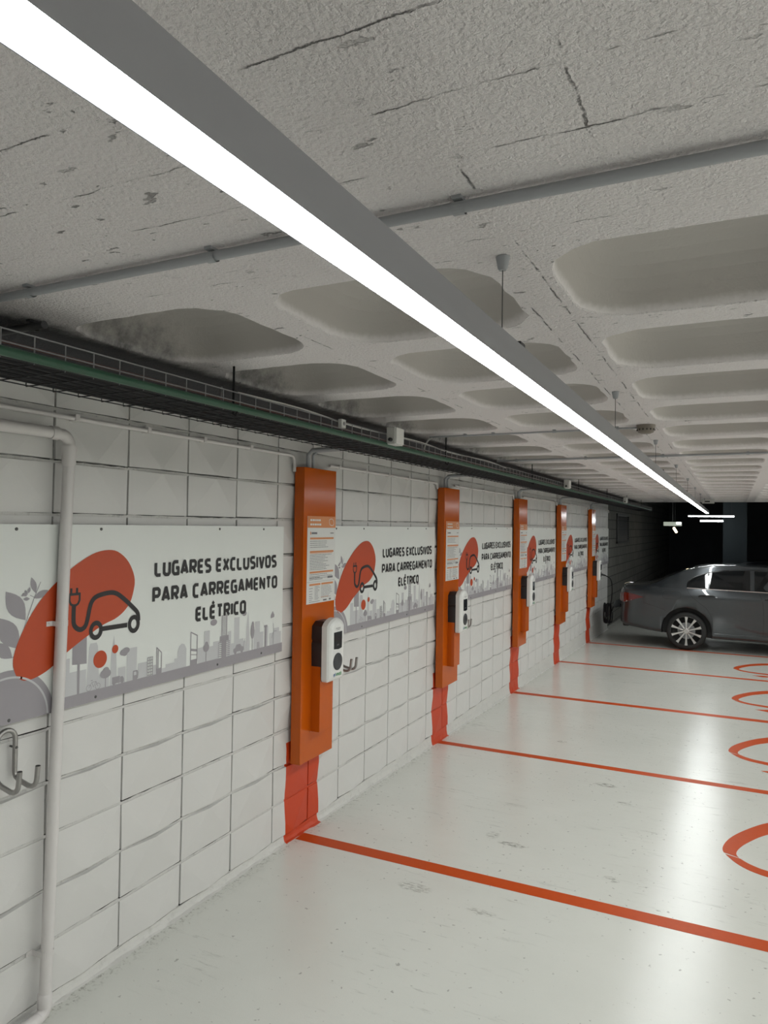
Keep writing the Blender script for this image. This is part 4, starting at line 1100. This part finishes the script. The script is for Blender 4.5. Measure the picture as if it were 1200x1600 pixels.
    for sg in (-1, 1):
        mb = MB(); side_patch(mb, dlo(-.012), .006, sg); sur = mb.build('window_surround', 'black_trim', car)
        for a, b in ((1.15, 1.50), (1.53, 2.185), (2.255, 3.3)):
            pl = clipx(dlo(.006), a, b)
            if len(pl) >= 3:
                mb = MB(); side_patch(mb, pl, .010, sg); mb.build('side_window', 'glass', car)
        mb = MB()
        ln = [(1.16 + (3.30 - 1.16) * k / 16, 0) for k in range(17)]
        ln = [(x, 1.137 - .019 * min(1, (x - 1.16) / 1.4) - .012) for x, _ in ln]
        for (x, z), (x2, z2) in zip(ln, ln[1:]):
            mb.add([(x, sg * (side_y(x, z) + .010), z - .006), (x2, sg * (side_y(x2, z2) + .010), z2 - .006), (x2, sg * (side_y(x2, z2) + .012), z2 + .006), (x, sg * (side_y(x, z) + .012), z + .006)], [(0, 1, 2, 3)])
        mb.build('chrome_strip', 'chrome', car)
    # rear and front screens following the cabin
    def screen(nm_, x0, x1, yf, mat):
        mb = MB(); k1, k2 = 8, 10; vs_ = []
        for i in range(k1 + 1):
            x = x0 + (x1 - x0) * i / k1; zr, rw, s = interp(ROOF, x), interp(RW, x), interp(SHO, x)
            zre = max(s + .02, zr - .055); e = zr - zre
            for j in range(k2 + 1):
                y = (-1 + 2 * j / k2) * yf(x)
                c_ = min(1, abs(y) / rw) ** (1 / .8); a = math.acos(c_)
                vs_.append((x, y, zre + e * math.sin(a) ** .75 + .006))
        mb.add(vs_, [(i * (k2 + 1) + j, i * (k2 + 1) + j + 1, (i + 1) * (k2 + 1) + j + 1, (i + 1) * (k2 + 1) + j) for i in range(k1) for j in range(k2)], 0, True)
        mb.build(nm_, mat, car)
    screen('rear_window', .50, 1.22, lambda x: .60 - .07 * (x - .5), 'glass')
    screen('windscreen', 2.75, 3.52, lambda x: .54 + .06 * (x - 2.75), 'glass')
    # flank lines on the body
    def flank_y(x, z):
        hw_, b, s = interp(HW, x), interp(BOT, x), interp(SHO, x); mid = b + (s - b) * .52
        tab = [(b, .80), (b + .025, .955), (b + .10, .985), (mid - .10, 1.0), (mid + .03, 1.003), (s - .17, .985), (s - .125, .990), (s - .03, .968), (s + .012, .93)]
        for (z0, f0), (z1, f1) in zip(tab, tab[1:]):
            if z <= z1: return hw_ * (f0 + (f1 - f0) * max(0, (z - z0) / max(1e-6, z1 - z0)))
        return hw_ * .93
    def seam(pts, sg, wdt=.006):
        mb = MB(); pts = smooth2(pts, 5)
        mb.tube([(x, sg * (flank_y(x, z) - .001), z) for x, z in pts], wdt / 2, 5)
        return mb.build('panel_gap', 'seam', car)
    for sg in (-1, 1):
        if not detail: continue
        seam([(1.165, 1.10), (1.22, 1.00), (1.38, .86), (1.50, .76), (1.575, .60), (1.60, .36)], sg)
        seam([(1.60, .355), (2.0, .345), (2.36, .345), (2.385, .40), (2.395, .60), (2.385, .90), (2.33, 1.08)], sg)
        seam([(2.385, .345), (3.0, .345), (3.30, .36), (3.36, .60), (3.36, .95)], sg)
        seam([(.42, .82), (.55, .78), (.75, .725), (.80, .70)], sg)
        q = [(.75 + .02, 1.035), (.75, .985), (.77, .925), (.92, .912), (1.03, .925), (1.065, .985), (1.03, 1.04), (.9, 1.05), (.77, 1.037)]
        if sg == -1: seam(q, sg, .005)
        for xh in (1.49, 2.55):
            hb = MB(); pts = [(xh - .135, .985), (xh - .10, 1.000), (xh, 1.008), (xh + .10, 1.003), (xh + .135, .992)]
            hb.tube([(x, sg * (flank_y(x, z) + (.004 if abs(x - xh) > .12 else .028)), z) for x, z in pts], [.010, .014, .016, .014, .010], 10)
            h_ = hb.build('door_handle', 'black_trim', car)
        sb = MB()
        for k in range(14):
            x, x2 = 1.62 + k * .14, 1.62 + (k + 1) * .14
            f = lambda x_, z_, o_: (x_, sg * (flank_y(x_, z_) + o_), z_)
            sb.add([f(x, .232, .012), f(x2, .232, .012), f(x2, .330, .010), f(x, .330, .010), f(x, .345, .0), f(x2, .345, .0)], [(0, 1, 2, 3), (3, 2, 5, 4)], 0, True)
        sb.build('sill_trim', paint, car)
        # tail lamps wrapping the corner, with a pale lower band
        tb = MB(); N = 8
        up_l = [(.015, .965), (.08, .985), (.20, .972), (.33, .945), (.415, .922)]; lo_l = [(.02, .80), (.08, .815), (.20, .848), (.33, .895), (.415, .918)]
        U, Lw = smooth2(up_l, 4), smooth2(lo_l, 4)
        vs_ = [(x, sg * (flank_y(x, z) + .008), z) for x, z in U] + [(x, sg * (flank_y(x, z) + .008), z) for x, z in Lw]
        n_ = len(U); tb.add(vs_, [(i, i + 1, n_ + i + 1, n_ + i) for i in range(n_ - 1)], 0, True)
        tl = tb.build('tail_lamp', 'tail_red', car)
        rb = MB().add([(-.035, sg * .66, .97), (-.065, sg * .36, .985), (-.065, sg * .36, .86), (-.035, sg * .66, .82), (.02, sg * (flank_y(.02, .96) + .008), .965), (.02, sg * (flank_y(.02, .82) + .008), .80)], [(0, 1, 2, 3), (4, 0, 3, 5)], 0, True)
        rb.build('tail_lamp_rear', 'tail_smoke', tl)
        cb_ = MB().add([(x, sg * (flank_y(x, z) + .0095), z) for x, z in [(.03, .82), (.10, .832), (.20, .862), (.20, .850), (.10, .815), (.03, .797)]], [(0, 1, 4, 5), (1, 2, 3, 4)])
        cb_.build('pale_band', 'tail_clear', tl)
        mb = MB().prism([(2.98, 1.12), (3.08, 1.10), (3.12, 1.18), (3.04, 1.23), (2.97, 1.20)], 1, sg * .93, sg * 1.08); mb.build('door_mirror', paint, car)
    # trunk lip and bumper underside
    lip = MB().tube([(.035, -.70, 1.06), (-.005, -.4, 1.088), (-.02, 0, 1.095), (-.005, .4, 1.088), (.035, .70, 1.06)], .014, 8).build('boot_lip', paint, car)
    MB().box((.02, -.66, .33), (.14, .66, .42), 0, .02).build('bumper_insert', 'black_trim', car)
    # wheels
    def wheel(x, sg):
        g = thing('wheel', None, None); g.parent = car; del_ = [k for k in ('label', 'category') if k in g]
        for k in del_: del g[k]
        g.location = (x, sg * .915, WZ); g.rotation_euler = (0, 0, 0 if sg < 0 else PI)
        o = 0.0
        MB().lathe([(.262, .0), (.300, -.008), (.328, .004), (.342, .03), (.345, .07), (.345, .16), (.342, .19), (.325, .215), (.262, .22)], (0, o, 0), 'y', 56, cap=False).build('tyre', 'rubber', g)
        MB().lathe([(.262, .002), (.255, .012), (.248, .10), (.10, .12), (.0, .12)], (0, o, 0), 'y', 48, cap=False).build('rim_well', 'rim_dark', g)
        MB().lathe([(.264, -.004), (.268, .0), (.264, .01), (.256, .014), (.254, .004)], (0, o, 0), 'y', 56, cap=False).build('rim_edge', 'rim_silver', g)
        MB().lathe([(.150, .07), (.150, .082), (.05, .082)], (0, o, 0), 'y', 32).build('brake_disc', 'zinc', g)
        for k in range(10):
            a = 2 * PI * k / 10 + PI / 2
            c1, s1 = math.cos(a), math.sin(a)
            def pt(r, tq, yq): return (c1 * r - s1 * tq, yq, s1 * r + c1 * tq)
            sp = MB(); prof = [(.045, .013, .022), (.12, .012, .016), (.20, .017, .008), (.258, .026, .004)]
            vs_ = []
            for r_, t_, y_ in prof: vs_ += [pt(r_, -t_, y_), pt(r_, t_, y_), pt(r_, t_ * .8, y_ + .022), pt(r_, -t_ * .8, y_ + .022)]
            fs_ = [(i * 4 + j, i * 4 + (j + 1) % 4, (i + 1) * 4 + (j + 1) % 4, (i + 1) * 4 + j) for i in range(3) for j in range(4)] + [(3, 2, 1, 0), (12, 13, 14, 15)]
            recalc(sp.add(vs_, fs_).build('spoke', 'rim_silver', g))
        hb = MB().lathe([(.052, .03), (.050, .014), (.040, .008), (.034, .008)], (0, o, 0), 'y', 28).build('hub', 'rim_silver', g)
        # hub emblem: a three-armed star in a ring on a dark disc
        g.rotation_euler = (0, 0, 0 if sg < 0 else PI)
        return g
    for x in WX:
        for sg in (-1, 1): wheel(x, sg)
    return car
CARLOC = (0.60, 13.972 + 0.925, fz(13.95))
car = make_car('sedan_car', 'grey metallic saloon parked at the far end with its rear to the wall', 'car_paint', CARLOC)
# emblem on every hub of the grey car
for wv in [o for o in kids(car) if o.name.startswith('wheel')]:
    hub = [o for o in kids(wv) if o.name.startswith('hub')][0]
    # star inside a ring, on the hub face
    e = MB(); v = []
    for k in range(20):
        a, b = 2 * PI * k / 20, 2 * PI * (k + 1) / 20
        e.add([(.030 * math.cos(a), .0068, .030 * math.sin(a)), (.034 * math.cos(a), .0068, .034 * math.sin(a)), (.034 * math.cos(b), .0068, .034 * math.sin(b)), (.030 * math.cos(b), .0068, .030 * math.sin(b))], [(0, 1, 2, 3)])
    for k in range(3):
        a = PI / 2 + 2 * PI * k / 3
        e.add([(.031 * math.cos(a), .0068, .031 * math.sin(a)), (.006 * math.cos(a + 1), .0068, .006 * math.sin(a + 1)), (0, .0065, 0), (.006 * math.cos(a - 1), .0068, .006 * math.sin(a - 1))], [(0, 1, 2, 3)])
    e.build('hub_emblem', 'rim_silver', wv)
# open charging flap at the rear corner
MB().prism([(0, 0), (.15, .02), (.19, .10), (.15, .17), (.02, .15), (-.02, .07)], 1, -.008, .008).build('charging_flap', 'car_paint', car, (-.16, -.60, .66))
fl = [o for o in kids(car) if o.name == 'charging_flap'][0]; fl.rotation_euler = (.35, 0, .5)
make_car('sedan_car', 'almost black saloon in the dark hall behind the grey car', 'dark_paint', (1.45, 20.4, fz(19.6)), True)

# charging cable from the farthest charger down to a coil and the car
t = thing('charging_cable', 'black charging cable with a coil hanging between the wall and the grey car', 'cable', (0.2, 14.1, fz(14.1)))
zb = -fz(14.1)
pts = [(0.055, -.08, 1.115 + zb), (0.085, -.075, 1.105 + zb), (0.16, -.05, 1.075 + zb), (0.21, .05, 1.00 + zb), (0.215, .15, .82 + zb), (0.19, .25, .62 + zb), (0.16, .32, .50 + zb)]
MB().tube([(0.045, -.082, 1.117 + zb), (0.12, -.062, 1.095 + zb)], [.022, .015], 12).build('charger_plug', 'plastic_black', t)
MB().tube(smooth_path(pts, 6), .010, 10).build('hanging_lead', 'black_cable', t)
coil = []
for k in range(9 * 16 + 1):
    a = 2 * PI * k / 16; coil.append((0.03 + .035 * k / (9 * 16) + .07 * math.cos(a) * 0 + .012 * math.sin(a * .37), .36 + .15 * math.cos(a), .33 + zb + .19 * math.sin(a) + .008 * math.sin(a * .61) - 0.0))
coil = [(p[0] + 0.10 * (i / len(coil)), p[1], p[2]) for i, p in enumerate(coil)]
MB().tube(coil, .010, 8).build('coil', 'black_cable', t)
MB().tube(smooth_path([(0.16, .50, .36 + zb), (0.22, .40, .50 + zb), (0.30, .28, .55 + zb), (0.37, .22, .53 + zb)], 6), .010, 10).build('car_lead', 'black_cable', t)

# ------------------------------------------------------------------ the dark hall
t = thing('hall_tube_lamp', 'upper of the two white tube lamps glowing in the dark hall', 'lamp', (1.97, 20.9, 2.35), 'tube lamps in the dark hall')
MB().box((-.56, -.02, 0), (.56, .02, .03)).build('tube', 'far_emit', t); MB().box((-.58, -.03, .03), (.58, .03, .06)).build('housing', 'lamp_body', t)
for x in (-.5, .5): MB().tube([(x, 0, .06), (x, 0, .95)], .002, 5).build('suspension_cable', 'screw', t)
t = thing('hall_tube_lamp', 'lower and shorter of the two white tube lamps in the dark hall', 'lamp', (1.93, 24.0, 2.25), 'tube lamps in the dark hall')
MB().box((-.34, -.03, 0), (.34, .03, .05)).build('tube', 'far_emit', t); MB().box((-.36, -.04, .05), (.36, .04, .09)).build('housing', 'lamp_body', t)
for x in (-.3, .3): MB().tube([(x, 0, .09), (x, 0, 1.05)], .002, 5).build('suspension_cable', 'screw', t)
t = thing('hall_light_box', 'dim greenish light box high in the dark hall, left of the tubes', 'light', (1.08, 20.0, 2.09))
MB().box((-.22, -.05, 0), (.22, .05, .105), 0, .008).build('body', 'dim_emit', t); MB().box((.10, -.054, .05), (.20, -.05, .095)).build('bright_corner', 'far_emit', t)
MB().tube([(0, 0, .10), (0, 0, 1.21)], .01, 8).build('drop_rod', 'screw', t)
t = thing('hall_tube_lamp', 'small warm tube lamp below the dim light box in the dark hall', 'lamp', (1.00, 22.0, 1.98))
MB().tube([(-.02, -.1, .055), (.03, .1, -.055)], .035, 10).build('tube', 'warm_emit', t)
MB().tube([(0, 0, .02), (0, 0, 1.32)], .006, 6).build('drop_rod', 'screw', t)
struct(MB().box((2.25, 22.0, -.6), (2.85, 22.5, 3.3)).build('trim_1', 'hall_panel'))
t = thing('louvre_window', 'dark louvred opening in the grey block wall beyond the last sign', 'window', (-0.06, 18.05, 1.63))
MB().box((0, 0, 0), (.03, 2.1, .05)).box((0, 0, .69), (.03, 2.1, .74)).box((0, 0, 0), (.03, .05, .74)).box((0, 2.05, 0), (.03, 2.1, .74)).build('frame', 'louvre', t)
m = MB()
for k in range(11):
    z = .06 + .057 * k; m.add([(.004, .05, z + .05), (.026, .05, z), (.026, 2.05, z), (.004, 2.05, z + .05)], [(0, 1, 2, 3)])
m.build('slats', 'louvre', t)
